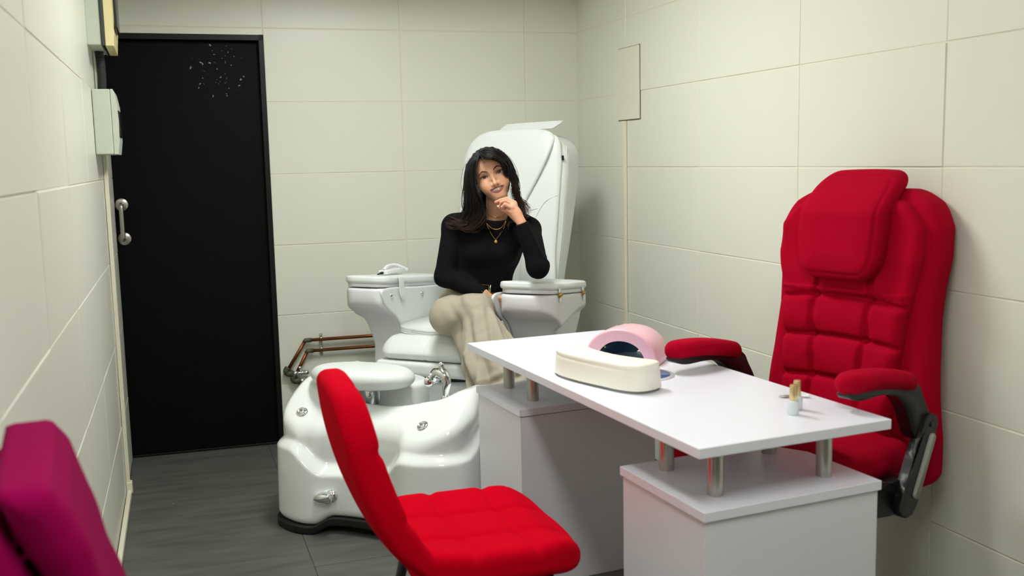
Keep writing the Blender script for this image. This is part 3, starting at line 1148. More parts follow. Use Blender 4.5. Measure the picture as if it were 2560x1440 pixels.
obj('seat', surf(oc_seat, (-0.30, -0.30, 0.43), (0.33, 0.30, 0.66), 0.007), M['red_linen'], OC)

for s in (1, -1):
    Y = s * 0.298

    def pad(p, Y=Y):
        x, y, z = p[:, 0], p[:, 1] - Y, p[:, 2]
        zc = 0.825 + 0.10 * (x - 0.02) - 0.6 * (x - 0.03) ** 2
        d2 = meet(np.abs(y) - 0.045 + 0.012 * sstep(np.abs(x - 0.02), 0.08, 0.15), np.abs(x - 0.015) - 0.158, 0.04)
        return meet(d2, np.abs(z - zc) - 0.022 - 0.004 * np.cos(y * 40), 0.023)
    ap = obj('armrest', surf(pad, (-0.18, Y - 0.07, 0.72), (0.21, Y + 0.07, 0.89), 0.005), M['red_linen'], OC)
    # moulded bracket: one swept outline, then the pivot and the lower link
    br = smooth_poly([(0.150, 0.775), (0.155, 0.760), (0.11, 0.748), (0.02, 0.748), (-0.04, 0.735), (-0.085, 0.695), (-0.115, 0.635), (-0.145, 0.600), (-0.185, 0.600), (-0.203, 0.628), (-0.195, 0.665),
                      (-0.165, 0.715), (-0.135, 0.757), (-0.06, 0.772), (0.05, 0.775)], 80)
    vf = prism([(a, b) for a, b in br], -0.019, 0.019, 0.005)
    vf = xf(vf, np.array([[1, 0, 0], [0, 0, -1], [0, 1, 0]]), (0, Y, 0.037))
    k = obj('arm_bracket', vf, M['black_plastic'], OC)
    lk = smooth_poly([(-0.175, 0.655), (-0.212, 0.655), (-0.222, 0.625), (-0.16, 0.49), (-0.135, 0.425), (-0.095, 0.395), (-0.055, 0.42), (-0.07, 0.47), (-0.12, 0.57)], 60)
    vf = xf(prism([(a, b) for a, b in lk], -0.013, 0.013, 0.004), np.array([[1, 0, 0], [0, 0, -1], [0, 1, 0]]), (0, Y + s * 0.016, 0.04))
    l2 = obj('arm_link', vf, M['black_plastic'], OC)
    a, b = np.array([-0.195, Y + s * 0.031, 0.638]), np.array([-0.125, Y + s * 0.031, 0.492])
    obj('inlay', tube([a, a + (b - a) * 0.02, b + (a - b) * 0.02, b], [0.010, 0.0135, 0.0135, 0.010], 14, flat=(1, 0.35)) if False else
        xf(prism([(0.0135 * math.cos(q) + (0.078 if math.cos(q) > 0 else -0.078), 0.0135 * math.sin(q)) for q in np.linspace(0, 2 * PI, 40, endpoint=False)], -0.0035, 0.0035, 0.0015),
           np.stack([unit(b - a), np.cross((0, s, 0), unit(b - a)), np.array([0, s, 0.0])], 1), (a + b) / 2 + np.array([0, 0, 0])), M['inlay'], l2, label='grey inlay strip')
    rl = smooth_poly([(-0.135, 0.455), (-0.06, 0.462), (0.05, 0.452), (0.14, 0.437), (0.17, 0.42), (0.15, 0.395), (0.05, 0.385), (-0.05, 0.372), (-0.12, 0.378), (-0.148, 0.415)], 60)
    vf = xf(prism([(a_, b_) for a_, b_ in rl], -0.021, 0.021, 0.008), np.array([[1, 0, 0], [0, 0, -1], [0, 1, 0]]), (0, Y - s * 0.012, 0.075))
    r_ = obj('seat_bracket', vf, M['black_plastic'], OC)
    obj('screw', join(xf(lathe([(0.009, 0), (0.009, 0.003), (0.005, 0.004)], 14), rot('X', -s * PI / 2), (-0.103, Y + s * 0.009, 0.495))), M['rubber'], r_)
    obj('screw', join(xf(lathe([(0.008, 0), (0.008, 0.003), (0.004, 0.004)], 14), rot('X', -s * PI / 2), (-0.192, Y + s * 0.029, 0.674))), M['rubber'], l2)
obj('gas_lift', join(tube([(0, 0, 0.10), (0, 0, 0.25)], 0.028, 18), tube([(0, 0, 0.25), (0, 0, 0.44)], 0.018, 18)), M['black_metal'], OC)
obj('tilt_plate', box(0.26, 0.22, 0.04, (0, 0, 0.44), 0.01), M['black_metal'], OC)
for k in range(5):
    a = k * 2 * PI / 5 + 0.3
    tip = np.array([0.285 * math.cos(a), 0.285 * math.sin(a), 0.075])
    lg = obj('base_leg', tube([(0, 0, 0.125), (tip[0] * 0.5, tip[1] * 0.5, 0.105), tip], [0.026, 0.021, 0.016], 12), M['black_plastic'], OC)
    w = []
    for e in (-0.016, 0.016):
        w.append(xf(lathe([(0.018, -0.009), (0.027, -0.006), (0.027, 0.006), (0.018, 0.009)], 18), frame((-math.sin(a), math.cos(a), 0)) @ rot('Y', PI / 2), tip + np.array([-math.sin(a) * e, math.cos(a) * e, -0.0475])))
    obj('caster', join(*w, tube([tip, tip + np.array([0, 0, -0.045])], 0.007, 8)), M['black_plastic'], lg)

# ------------------------------------------------------------------ pedicure spa chair (local x = forward over the tub, y = sitter's left)
PO = np.array([1.03, 4.02, 0.0])
PA = math.radians(226.5)
PC = thing('pedicure_chair', 'white leatherette pedicure spa chair with its foot tub in the corner of the room', 'spa chair', PO, PA)

_half = [(0.598, 0.0), (0.605, 0.10), (0.640, 0.20), (0.632, 0.30), (0.575, 0.395), (0.45, 0.432), (0.2, 0.435), (-0.05, 0.42), (-0.30, 0.36), (-0.40, 0.22)]
TUB_OUT = smooth_poly(_half + [(-0.41, 0.0)] + [(a, -b) for a, b in _half[::-1][:-1]], 120)
BASIN = smooth_poly([(0.415, 0.0), (0.40, 0.16), (0.34, 0.27), (0.2, 0.315), (0.08, 0.31), (0.0, 0.27), (-0.03, 0.0), (0.0, -0.27), (0.08, -0.31), (0.2, -0.315), (0.34, -0.27), (0.40, -0.16)], 90)


def tub_top(f, l):
    al = np.abs(l)
    deck = 0.500 - 0.66 * np.maximum(f - 0.42, 0) - 0.012 * np.cos(l * 9)
    side = 0.550 - 0.13 * sstep(f, 0.36, 0.62) - 0.02 * sstep(al, 0.36, 0.44)
    w = sstep(al, 0.22, 0.36) * (1 - 0.25 * sstep(f, 0.5, 0.62))
    h = deck * (1 - w) + side * w
    back = sstep(-f, -0.05, 0.10)
    return h * (1 - back) + 0.472 * back


def tub_foot(f, l):
    return 0.03 + 0.032 * (1 - sstep(np.abs(l), 0.13, 0.20)) * sstep(f, 0.3, 0.45)


def tub_sdf(p):
    f, l, z = p[:, 0], p[:, 1], p[:, 2]
    al = np.abs(l)
    lc = np.abs(l + 0.045)
    side = sstep(al, 0.30, 0.40)
    zl = 0.245 + 0.095 * sstep(lc, 0.11, 0.25) + 0.17 * sstep(0.52 - f, 0.0, 0.27) * side
    inset = 0.032 * sstep(z, zl - 0.024, zl + 0.020) + 0.02 * (z - 0.03)
    # the lobes over the corners bulge out again above the ledge
    inset = inset - 0.018 * np.exp(-((z - 0.46) / 0.055) ** 2) * sstep(lc, 0.20, 0.28) * sstep(f, 0.30, 0.45)
    # recess between the two lobes
    inset = inset + 0.022 * sstep(f, 0.36, 0.52) * (1 - sstep(lc, 0.185, 0.235)) * sstep(z, zl - 0.02, zl + 0.03)
    # recessed middle of the front and of the sides
    inset = inset + 0.012 * sstep(f, 0.4, 0.55) * (1 - sstep(al, 0.14, 0.25)) * (1 - sstep(z, 0.24, 0.34))
    z2 = 0.10 + 0.36 * sstep(0.46 - f, 0.0, 0.24)
    inset = inset + 0.022 * sstep(0.47 - f, 0, 0.05) * (1 - sstep(z, z2 - 0.03, z2 + 0.025)) * side
    d2 = poly2(f, l, TUB_OUT) + inset
    h = tub_top(f, l)
    d = meet(d2, np.maximum((z - h) * 0.85, tub_foot(f, l) - z), 0.035)
    b2 = poly2(f, l, BASIN)
    wall = b2 + 0.35 * np.maximum(0.52 - z, 0) ** 1.5 * 1.0
    floor_ = 0.16 - z
    bas = smax(wall, floor_, 0.09)
    d = smax(d, -bas, 0.05)
    # raised column under the foot rest
    c2 = np.hypot((f - 0.21) / 0.72, l + 0.085) - 0.165
    colm = meet(c2 * 0.72, z - 0.528, 0.02)
    d = smin(d, np.maximum(colm, 0.1 - z), 0.02)
    return d * 0.85


tub = obj('tub', surf(tub_sdf, (-0.44, -0.47, 0.0), (0.68, 0.47, 0.60), 0.0075, margin=1.8), M['white_gloss'], PC, label='glossy white foot tub')


def strip_sdf(p):
    f, l, z = p[:, 0], p[:, 1], p[:, 2]
    d2 = poly2(f, l, TUB_OUT) - 0.006 + 0.016 * sstep(f, 0.4, 0.55) * (1 - sstep(np.abs(l), 0.14, 0.25))
    zt = tub_foot(f, l)
    return meet(d2, np.maximum(z - zt - 0.004, (zt - 0.0305) - z), 0.006)


obj('base_strip', surf(strip_sdf, (-0.44, -0.47, -0.01), (0.68, 0.47, 0.09), (0.008, 0.008, 0.005)), M['rubber'], PC, label='black rubber base strip')


for l_, f_ in ((0.228, 0.535), (-0.278, 0.535)):
    q = drop(tub_sdf, (f_ + 0.2, l_ * 1.05, 0.70), (-0.62, 0, -0.78))
    nrm = surf_normal(tub_sdf, q, 0.02)
    Rn = frame(np.cross((0, 1, 0), nrm), nrm)
    j = lathe([(0.0225, -0.002), (0.0225, 0.003), (0.019, 0.0065), (0.0150, 0.0065), (0.0145, 0.003), (0.012, 0.003), (0.0105, 0.007), (0.004, 0.009)], 32)
    obj('jet_button', xf(j, Rn, q), M['chrome'], tub, label='round chrome air button')
# tap control on the front
q = drop(tub_sdf, (0.8, -0.125, 0.150), (-1, 0, 0))
Rn = frame((0, 1, 0), (1, 0, 0))
kn = join(xf(lathe([(0.024, -0.004), (0.025, 0.004), (0.021, 0.009), (0.0155, 0.012), (0.0155, 0.022), (0.02, 0.026), (0.02, 0.040), (0.014, 0.046)], 28), Rn, q))
k0 = obj('tap_knob', kn, M['chrome'], tub)
lp = np.array([q + np.array([0.034, -0.002 - 0.05 * t, 0.006 - 0.012 * t]) for t in np.linspace(-0.35, 1, 20)])
lr = [0.0215 * math.sqrt(max(0.02, 1 - (2 * ((t) / 1.0) - 1 + 0.35) ** 2 * 0.55 - 0.3 * t)) for t in np.linspace(0, 1, 20)]
lr = [0.008 + 0.0155 * math.sin(PI * (0.12 + 0.80 * (1 - t)) ** 1.0) for t in np.linspace(0, 1, 20)]
obj('lever', tube(lp, lr, 18, flat=(1.0, 0.85)), M['chrome'], k0)

# tap with hand shower beside the basin
fb_ = np.array([0.385, 0.262, 0.495])
q = drop(tub_sdf, fb_ + np.array([0, 0, 0.15]), (0, 0, -1))
E0 = q
fp = spline([E0 + np.array(v) for v in ((0, 0, 0.0), (0.004, 0.004, 0.03), (0.007, 0.010, 0.06), (0.003, -0.004, 0.088), (-0.006, -0.034, 0.092), (-0.010, -0.054, 0.066))], 34)
fr_ = np.interp(np.linspace(0, 1, 34), [0, 0.15, 0.4, 0.65, 0.85, 1.0], [0.014, 0.0145, 0.017, 0.024, 0.026, 0.022])
fa_ = obj('faucet', join(tube(fp, fr_, 20), tube([E0 + np.array((0, 0, -0.004)), E0 + np.array((0, 0, 0.012))], 0.0175, 20)), M['chrome'], tub)
hd_ = fp[22]
obj('tap_lever', tube([hd_ + np.array((-0.004, 0.0, 0.015)), hd_ + np.array((-0.002, 0.002, 0.034)), hd_ + np.array((0.0, -0.008, 0.043))], [0.008, 0.007, 0.0075], 12), M['chrome'], fa_)
# overflow drain with hose nipple on the basin wall
q = drop(tub_sdf, (0.10, 0.10, 0.415), (-0.25, 0.95, 0.0))
sh = fp[31] + np.array((0.004, -0.022, -0.018))
obj('shower_head', join(xf(lathe([(0.012, -0.012), (0.019, -0.006), (0.0215, 0.0), (0.0205, 0.006), (0.006, 0.0075)], 24), frame((0.5, -0.86, 0), (0.80, 0.42, 0.1)), sh),
                        tube([sh + np.array((-0.004, 0.002, 0.006)), fp[30] + np.array((0.004, -0.006, -0.006))], 0.006, 12)), M['chrome'], fa_)

# foot rest
FR = np.array([0.385, -0.105, 0.0])


def foot_sdf(p):
    x, y, z = p[:, 0] - FR[0], p[:, 1] - FR[1], p[:, 2]
    o = np.hypot(x / 0.145, y / 0.222)
    d2 = (o - 1) * 0.145 + 0.012 * np.exp(-((x - 0.14) / 0.05) ** 2 - (y / 0.08) ** 2) * 0
    return meet(d2, np.abs(z - 0.572 - 0.10 * x * 0.5) - 0.034 - 0.006 * np.clip(1 - o * o, 0, 1), 0.034)


obj('foot_rest', surf(foot_sdf, (FR[0] - 0.17, FR[1] - 0.25, 0.51), (FR[0] + 0.17, FR[1] + 0.25, 0.64), 0.006), M['white_leather'], PC, label='oval white padded foot rest')
obj('foot_rest_post', join(tube([(FR[0], FR[1] + 0.03, 0.45), (FR[0], FR[1] + 0.03, 0.55)], 0.02, 20), tube([(FR[0] - 0.06, FR[1] + 0.03, 0.45), (FR[0] - 0.06, FR[1] + 0.03, 0.55)], 0.012, 16)), M['chrome'], PC)

# pedestal, seat pads
obj('pedestal', surf(lambda p: rbox(p, (-0.50, 0.02, 0.22), (0.22, 0.27, 0.24), 0.06), (-0.76, -0.32, -0.04), (-0.2, 0.34, 0.50), 0.014), M['white_shell'], PC)
obj('seat_plate', box(0.56, 0.52, 0.045, (-0.32, 0.03, 0.478), 0.01), M['rubber'], PC, label='black plate under the seat pads')


def seat_pad(p):
    d = rbox(p, (-0.28, 0.03, 0.527), (0.315, 0.300, 0.030), 0.016)
    return d


obj('seat_base', surf(seat_pad, (-0.64, -0.33, 0.48), (0.07, 0.36, 0.58), 0.006), M['white_leather'], PC)


def seat_top(p):
    f, l, z = p[:, 0], p[:, 1] - 0.035, p[:, 2]
    al = np.abs(l)
    d2 = meet(al - 0.295, np.maximum(f - 0.030, -0.60 - f), 0.06)
    zt = 0.655 + 0.006 * np.cos(l * 8) - 0.035 * sstep(f, -0.07, 0.03) + 0.012 * sstep(-f, 0.15, 0.45)
    st = 0.004 * (seam(l + 0.07, 0.004) + seam(l - 0.155, 0.004)) * sstep(f, -0.2, -0.05)
    return meet(d2, np.maximum(z - zt, 0.559 - z), 0.04) + st


seat_o = obj('seat', surf(seat_top, (-0.65, -0.33, 0.54), (0.07, 0.36, 0.71), 0.006), M['white_leather'], PC)
# folded flap of the loose cover lying on the seat
fo_ = smooth_poly([(-0.055, -0.06), (-0.075, -0.19), (-0.12, -0.262), (-0.20, -0.288), (-0.36, -0.285), (-0.46, -0.24), (-0.47, -0.08), (-0.30, -0.02), (-0.12, 0.0)], 70)
ly = []
for k in range(3):
    s = 1 - 0.012 * k
    ly.append(prism([(a * s - 0.002 * k, b * s - 0.004 * k + 0.035) for a, b in fo_], 0.657 + 0.0085 * (2 - k), 0.6645 + 0.0085 * (2 - k), 0.003))
obj('seat_cover', join(*ly), M['white_leather'], PC, label='folded white cover flap on the seat')

# backrest
BS = 0.215


def bk_front(z):
    return -0.50 - BS * (z - 0.65)


BL = 0.080


def pback(p):
    f, l, z = p[:, 0], p[:, 1] - BL, p[:, 2]
    al = np.abs(l)
    n = f - bk_front(z)
    hw = np.interp(z, [0.5, 0.7, 1.0, 1.3, 1.45, 1.6], [0.235, 0.250, 0.266, 0.275, 0.270, 0.23])
    zt = z - 1.515 + 1.5 * np.maximum(al - 0.10, 0) ** 2
    d2 = meet(al - hw, np.maximum(zt, 0.55 - z), 0.075)
    th = 0.078 + 0.026 * sstep(z, 0.8, 1.3)
    return meet(d2, np.abs(n + 0.007 + th) - th, 0.05) * 0.95


pb = obj('backrest', surf(pback, (-0.95, -0.24, 0.52), (-0.35, 0.40, 1.56), 0.008), M['white_leather'], PC)


def sheet(outline, off, th, n=90, curve=None, smooth=True):
    """cloth panel lying on the backrest front: outline in (l, z), `off` metres in front of it"""
    o = smooth_poly(outline, n) if smooth else np.asarray(outline, float)
    cen = o.mean(0)
    rings = [1.0, 0.985, 0.9, 0.7, 0.45, 0.2]
    V, Fc = [], []
    top = []
    for r in rings:
        ring = cen + (o - cen) * r
        for (l, z) in ring:
            e = off + (th if r < 1.0 else 0.0) + (curve(l, z) if curve else 0)
            top.append((bk_front(z) + e, l, z))
    top.append((bk_front(cen[1]) + off + th + (curve(*cen) if curve else 0), cen[0], cen[1]))
    m = len(o)
    for i in range(len(rings) - 1):
        for k in range(m):
            j = (k + 1) % m
            Fc.append((i * m + k, i * m + j, (i + 1) * m + j, (i + 1) * m + k))
    last = (len(rings) - 1) * m
    for k in range(m):
        Fc.append((last + k, last + (k + 1) % m, len(top) - 1))
    nb = len(top)
    back = [(x - (th if i >= m else 0.0) - 0.006, y, z) for i, (x, y, z) in enumerate(top[:m])]
    V = top + back
    for k in range(m):
        j = (k + 1) % m
        Fc.append((nb + k, nb + j, j, k))
    Fc.append(tuple(nb + k for k in range(m - 1, -1, -1)))
    return V, Fc


def corner_bend(l, z):
    a = max(0.0, abs(l - BL) - 0.19)
    return -2.6 * a * a - 0.06 * max(0, z - 1.46)


# full back cover, then the wide upper lapel, then the folded head flap
cov = [(-0.165, 0.70), (-0.172, 1.0), (-0.176, 1.25), (-0.170, 1.38), (-0.135, 1.475), (-0.06, 1.525), (0.08, 1.533), (0.22, 1.527), (0.305, 1.50), (0.330, 1.42), (0.333, 1.30), (0.330, 1.0), (0.322, 0.70), (0.08, 0.66)]
c1 = obj('back_cover', sheet(cov, 0.004, 0.006, curve=corner_bend), M['white_leather'], pb, label='white leatherette back cover')
lap = [(-0.168, 1.30), (-0.160, 1.40), (-0.125, 1.485), (-0.05, 1.532), (0.10, 1.540), (0.235, 1.535), (0.292, 1.505), (0.286, 1.44), (0.245, 1.34), (0.19, 1.235), (0.13, 1.13), (0.06, 1.06), (-0.04, 1.03), (-0.12, 1.06), (-0.160, 1.16)]
obj('lapel', sheet(lap, 0.012, 0.007, curve=lambda l, z: corner_bend(l, z) + 0.014 * float(sstep(np.array(l), 0.10, 0.30)) * float(1 - sstep(np.array(z), 1.40, 1.52))), M['white_leather'], pb, label='wide curved head panel of the cover')
hf = [(-0.01, 1.527), (0.0, 1.552), (0.02, 1.568), (0.15, 1.573), (0.305, 1.577), (0.295, 1.560), (0.27, 1.541), (0.15, 1.535)]
V, Fc = sheet(hf, -0.03, 0.010, smooth=False, curve=lambda l, z: -0.9 * (z - 1.53))
obj('head_flap', (V, Fc), M['white_leather'], pb, label='folded white flap on top of the backrest')
# stitched seams
sm = []


def on_cover(pts, off=0.019):
    return [(bk_front(z) + off + corner_bend(l, z), l, z) for l, z in pts]


for pts in ([(-0.045, 1.535), (-0.055, 1.49), (-0.062, 1.44)], [(0.245, 1.533), (0.19, 1.47), (0.13, 1.38), (0.105, 1.30), (0.07, 1.2)]):
    sm.append(tube(spline(on_cover(pts, 0.0185), 30), 0.0018, 6))
for pts in ([(0.328, 1.235), (0.27, 1.205), (0.225, 1.13), (0.19, 1.05), (0.17, 0.95), (0.165, 0.8)], [(0.185, 1.165), (0.235, 1.175)]):
    sm.append(tube(spline(on_cover(pts, 0.0105), 40), 0.0022, 6))
obj('seams', join(*sm), M['white_leather'], c1)
obj('size_tag', xf(box(0.006, 0.010, 0.022, (0, 0, 0), 0.001), rot('Y', 0.2), (bk_front(1.403) - 0.006, 0.338, 1.403)), M['label_black'], c1, smooth=False, label='small black fabric tag')
# side edge piping of the shell
pz = np.linspace(0.72, 1.46, 30)
obj('piping', tube([(bk_front(z) - 0.035, BL + float(np.interp(z, [0.5, 0.7, 1.0, 1.3, 1.45, 1.6], [0.235, 0.250, 0.262, 0.268, 0.262, 0.23])) + 0.0005, z) for z in pz], 0.0016, 6), M['white_leather'], pb)

# armrests: storage boxes with padded hinged lids
TLT = 0.096
SIDE_F = smooth_poly([(-0.058, 0.853), (-0.056, 0.80), (-0.092, 0.765), (-0.148, 0.735), (-0.195, 0.68), (-0.215, 0.60), (-0.22, 0.47), (-0.40, 0.44), (-0.58, 0.47), (-0.60, 0.62), (-0.63, 0.74), (-0.655, 0.80), (-0.66, 0.853), (-0.35, 0.857)], 120)
SIDE_N = smooth_poly([(-0.028, 0.853), (-0.026, 0.80), (-0.062, 0.765), (-0.118, 0.735), (-0.165, 0.68), (-0.185, 0.60), (-0.19, 0.47), (-0.30, 0.44), (-0.42, 0.47), (-0.425, 0.62), (-0.44, 0.73), (-0.465, 0.80), (-0.468, 0.853), (-0.25, 0.857)], 120)
for s, l0, l1 in ((1, 0.285, 0.535), (-1, 0.27, 0.49)):
    lm, hw = s * (l0 + l1) / 2, (l1 - l0) / 2
    F1, RE = (-0.028, -0.468) if s > 0 else (-0.058, -0.66)
    SIDE = SIDE_N if s > 0 else SIDE_F

    def prof2(f, l, ext=0.0, r=0.07):
        return meet(np.abs(l) - hw - ext, np.maximum(f - F1 - ext, RE - ext - f), r)

    def body(p, lm=lm, hw=hw, s=s):
        f, l, z = p[:, 0], (p[:, 1] - lm) * s, p[:, 2] - TLT * (p[:, 0] + 0.03)
        zl = 0.715 + 0.085 * sstep(-f, 0.06, 0.42)
        out = hw - 0.036 * (1 - sstep(z, zl - 0.03, zl + 0.012)) - 0.026 * (1 - sstep(z, zl - 0.20, zl - 0.02))
        ds = poly2(f, z, SIDE)
        dl = np.maximum(l - out, -hw - l)
        dl = smax(dl, prof2(f, l, 0.0, 0.065), 0.01)
        return meet(ds, dl, 0.012) * 0.9
    lo_, hi_ = min(lm - hw, lm + hw) - 0.03, max(lm - hw, lm + hw) + 0.03
    b_ = obj('armrest', surf(body, (RE - 0.05, lo_, 0.40), (0.02, hi_, 0.90), 0.0065), M['white_shell'], PC)

    def lid(p, lm=lm, hw=hw, s=s):
        f, l, z = p[:, 0], (p[:, 1] - lm) * s, p[:, 2] - TLT * (p[:, 0] + 0.03)
        d2 = prof2(f, l, -0.006, 0.06)
        return meet(d2, np.abs(z - 0.869) - 0.0085, 0.003)
    ll = obj('lid', surf(lid, (RE - 0.05, lo_, 0.78), (0.02, hi_, 0.91), 0.005), M['white_shell'], b_)

    def pad_(p, lm=lm, hw=hw, s=s):
        f, l, z = p[:, 0], (p[:, 1] - lm) * s, p[:, 2] - TLT * (p[:, 0] + 0.03)
        d2 = prof2(f, l, 0.002, 0.065)
        dip = 0.004 * np.exp(-((f + 0.2) / 0.08) ** 2) * (1 if s > 0 else 0.3)
        stc = 0.0016 * np.exp(-((z - 0.897) / 0.0025) ** 2)
        return meet(d2, np.abs(z - 0.8925 + dip * 0.5) - 0.0155 + dip * 0.5 - 0.004 * np.clip(-d2 / 0.06, 0, 1), 0.012) + stc
    obj('arm_pad', surf(pad_, (RE - 0.05, lo_, 0.80), (0.02, hi_, 0.93), 0.005), M['white_leather'], b_)

    # bright inner panel with chrome studs
    def inner(p, lm=lm, hw=hw, s=s):
        f, l, z = p[:, 0], (p[:, 1] - lm) * s, p[:, 2] - TLT * (p[:, 0] + 0.03)
        return meet(poly2(f - 0.004, z, SIDE) - 0.003, np.abs(l + hw + 0.004) - 0.006, 0.004)
    ip = obj('inner_panel', surf(inner, (RE - 0.05, lo_, 0.40), (0.03, hi_, 0.90), 0.005), M['white_leather'], b_)
    if s < 0:
        for f_, z_ in ((-0.105, 0.825), (-0.375, 0.825)):
            zz = z_ + TLT * (f_ + 0.03)
            obj('stud', xf(lathe([(0.0115, -0.002), (0.0118, 0.002), (0.0095, 0.0042), (0.007, 0.0036), (0.0055, 0.006), (0.002, 0.0075)], 24), rot('X', -PI / 2), (f_, lm + hw + 0.010, zz)), M['chrome'], ip)
        # leather closing strap
        sp = [(0.0, 0.910), (0.008, 0.906), (0.011, 0.89), (0.011, 0.86), (0.0125, 0.835), (0.0125, 0.806)]
        V, Fc = [], []
        K = spline(sp, 24)
        for i, (o_, z_) in enumerate(K):
            w_ = 0.0185 * math.sqrt(max(0.03, min(1, (23 - i) / 3.5))) if i > 19 else 0.0185
            for dn in (0.0, 0.0045):
                for df in (-1, 1):
                    V.append((-0.185 + df * w_, lm + hw + o_ + 0.004 + dn, z_ + TLT * (-0.185 + 0.03)))
        for i in range(23):
            a = i * 4
            Fc += [(a, a + 1, a + 5, a + 4), (a + 2, a + 6, a + 7, a + 3), (a, a + 4, a + 6, a + 2), (a + 1, a + 3, a + 7, a + 5)]
        Fc += [(0, 2, 3, 1), (92, 93, 95, 94)]
        obj('strap', (V, Fc), M['white_leather'], b_, smooth=False, label='white closing strap')
    else:
        for f_ in (-0.115, -0.385):
            zz = 0.857 + TLT * (f_ + 0.03)
            yo = lm + hw
            obj('hinge_leaf', box(0.020, 0.005, 0.020, (f_, yo - 0.002, zz + 0.020), 0.0015), M['chrome'], ll, smooth=False)
            obj('hinge_leaf', box(0.020, 0.005, 0.020, (f_, yo + 0.001, zz - 0.020), 0.0015), M['chrome'], ll, smooth=False)
            obj('hinge_knuckle', join(xf(lathe([(0.006, -0.013), (0.006, 0.013)], 12), rot('Y', PI / 2), (f_ + 0.004, yo + 0.004, zz)), box(0.012, 0.004, 0.022, (f_ + 0.012, yo + 0.002, zz), 0.001)), M['brass'], ll, label='brass hinge knuckle')

# hand control left on the far armrest
ca, sa = math.cos(PA), math.sin(PA)


def ped_world(f, l, z):
    return np.array([PO[0] + ca * f - sa * l, PO[1] + sa * f + ca * l, z])


def lid_z(f):
    return 0.9150 + TLT * (f + 0.03)


tp = ped_world(-0.25, -0.36, lid_z(-0.25))
rm = thing('hand_remote', 'white hand control with a coiled cord lying on the far armrest of the pedicure chair', 'remote control', tp, PA + 0.05)
obj('body', box(0.105, 0.045, 0.020, (0, 0, 0.013), 0.005, 3), M['white_plastic'], rm)
obj('plug', join(tube([(0.048, 0.0, 0.012), (0.072, 0, 0.012)], [0.006, 0.0055], 12), tube([(0.072, 0, 0.012), (0.095, 0.0, 0.010), (0.103, 0, 0.010)], [0.004, 0.0032, 0.0014], 10)), M['rubber'], rm, label='black plug tip')
ax_ = spline([(0.04, 0.0, 0.024), (0.015, 0.002, 0.036), (-0.03, 0.01, 0.039), (-0.07, 0.02, 0.030), (-0.10, 0.045, 0.010)], 260)
t_ = np.gradient(ax_, axis=0)
t_ /= np.linalg.norm(t_, axis=1)[:, None]
n1 = np.cross(t_, [0, 1, 0.2])
n1 /= np.linalg.norm(n1, axis=1)[:, None]
n2 = np.cross(t_, n1)
ph = np.linspace(0, 2 * PI * 24, 260)[:, None]
obj('coiled_cord', tube(ax_ + 0.005 * (np.cos(ph) * n1 + np.sin(ph) * n2), 0.0028, 6), M['white_plastic'], rm)
cb = thing('control_box', 'small white plastic box lying behind the hand control on the far armrest', 'control box', ped_world(-0.38, -0.40, lid_z(-0.38)), PA + 0.1)
obj('box', box(0.085, 0.06, 0.022, (0, 0, 0.014), 0.004, 3), M['white_plastic'], cb)

# ------------------------------------------------------------------ seated woman
D0 = 4.0
E_ = measure(1229, 436, D0)                      # point between the eyes
fwd = unit(CAM - E_)
up = RWC @ np.array([-0.365, -0.93, 0.0])
up = unit(up - fwd * (up @ fwd))
fwd = unit(fwd - up * 0.02)
up = unit(up - fwd * (up @ fwd))
HR = np.stack([np.cross(fwd, up), fwd, up], 1)   # head axes: x = her left (image right), y = towards the viewer, z = crown
PB = np.array([E_[0], E_[1] + 0.25, 0.0])
PERSON = thing('person', 'smiling woman in black sweater and beige trousers sitting with chin on hand', 'person', PB)


def px(u, v, d):
    return measure(u, v, d)


def to_head(p):
    return (p - E_) @ HR


def from_head(q):
    return E_ + HR @ np.asarray(q, float)


def pobj(name, vf, mat, parent=None, **k):
    """person parts keep world coordinates relative to the base point"""
    v = np.asarray(vf[0], float) - PB
    return obj(name, (v, vf[1]), mat, parent or PERSON, **k)


EX = 0.0318


def mouth_curve(x):
    return -0.0625 + 0.0052 * (x / 0.028) ** 2


def mouth_half(x):
    return 0.0056 * np.clip(1 - (x / 0.0265) ** 2, 0, 1) ** 0.8


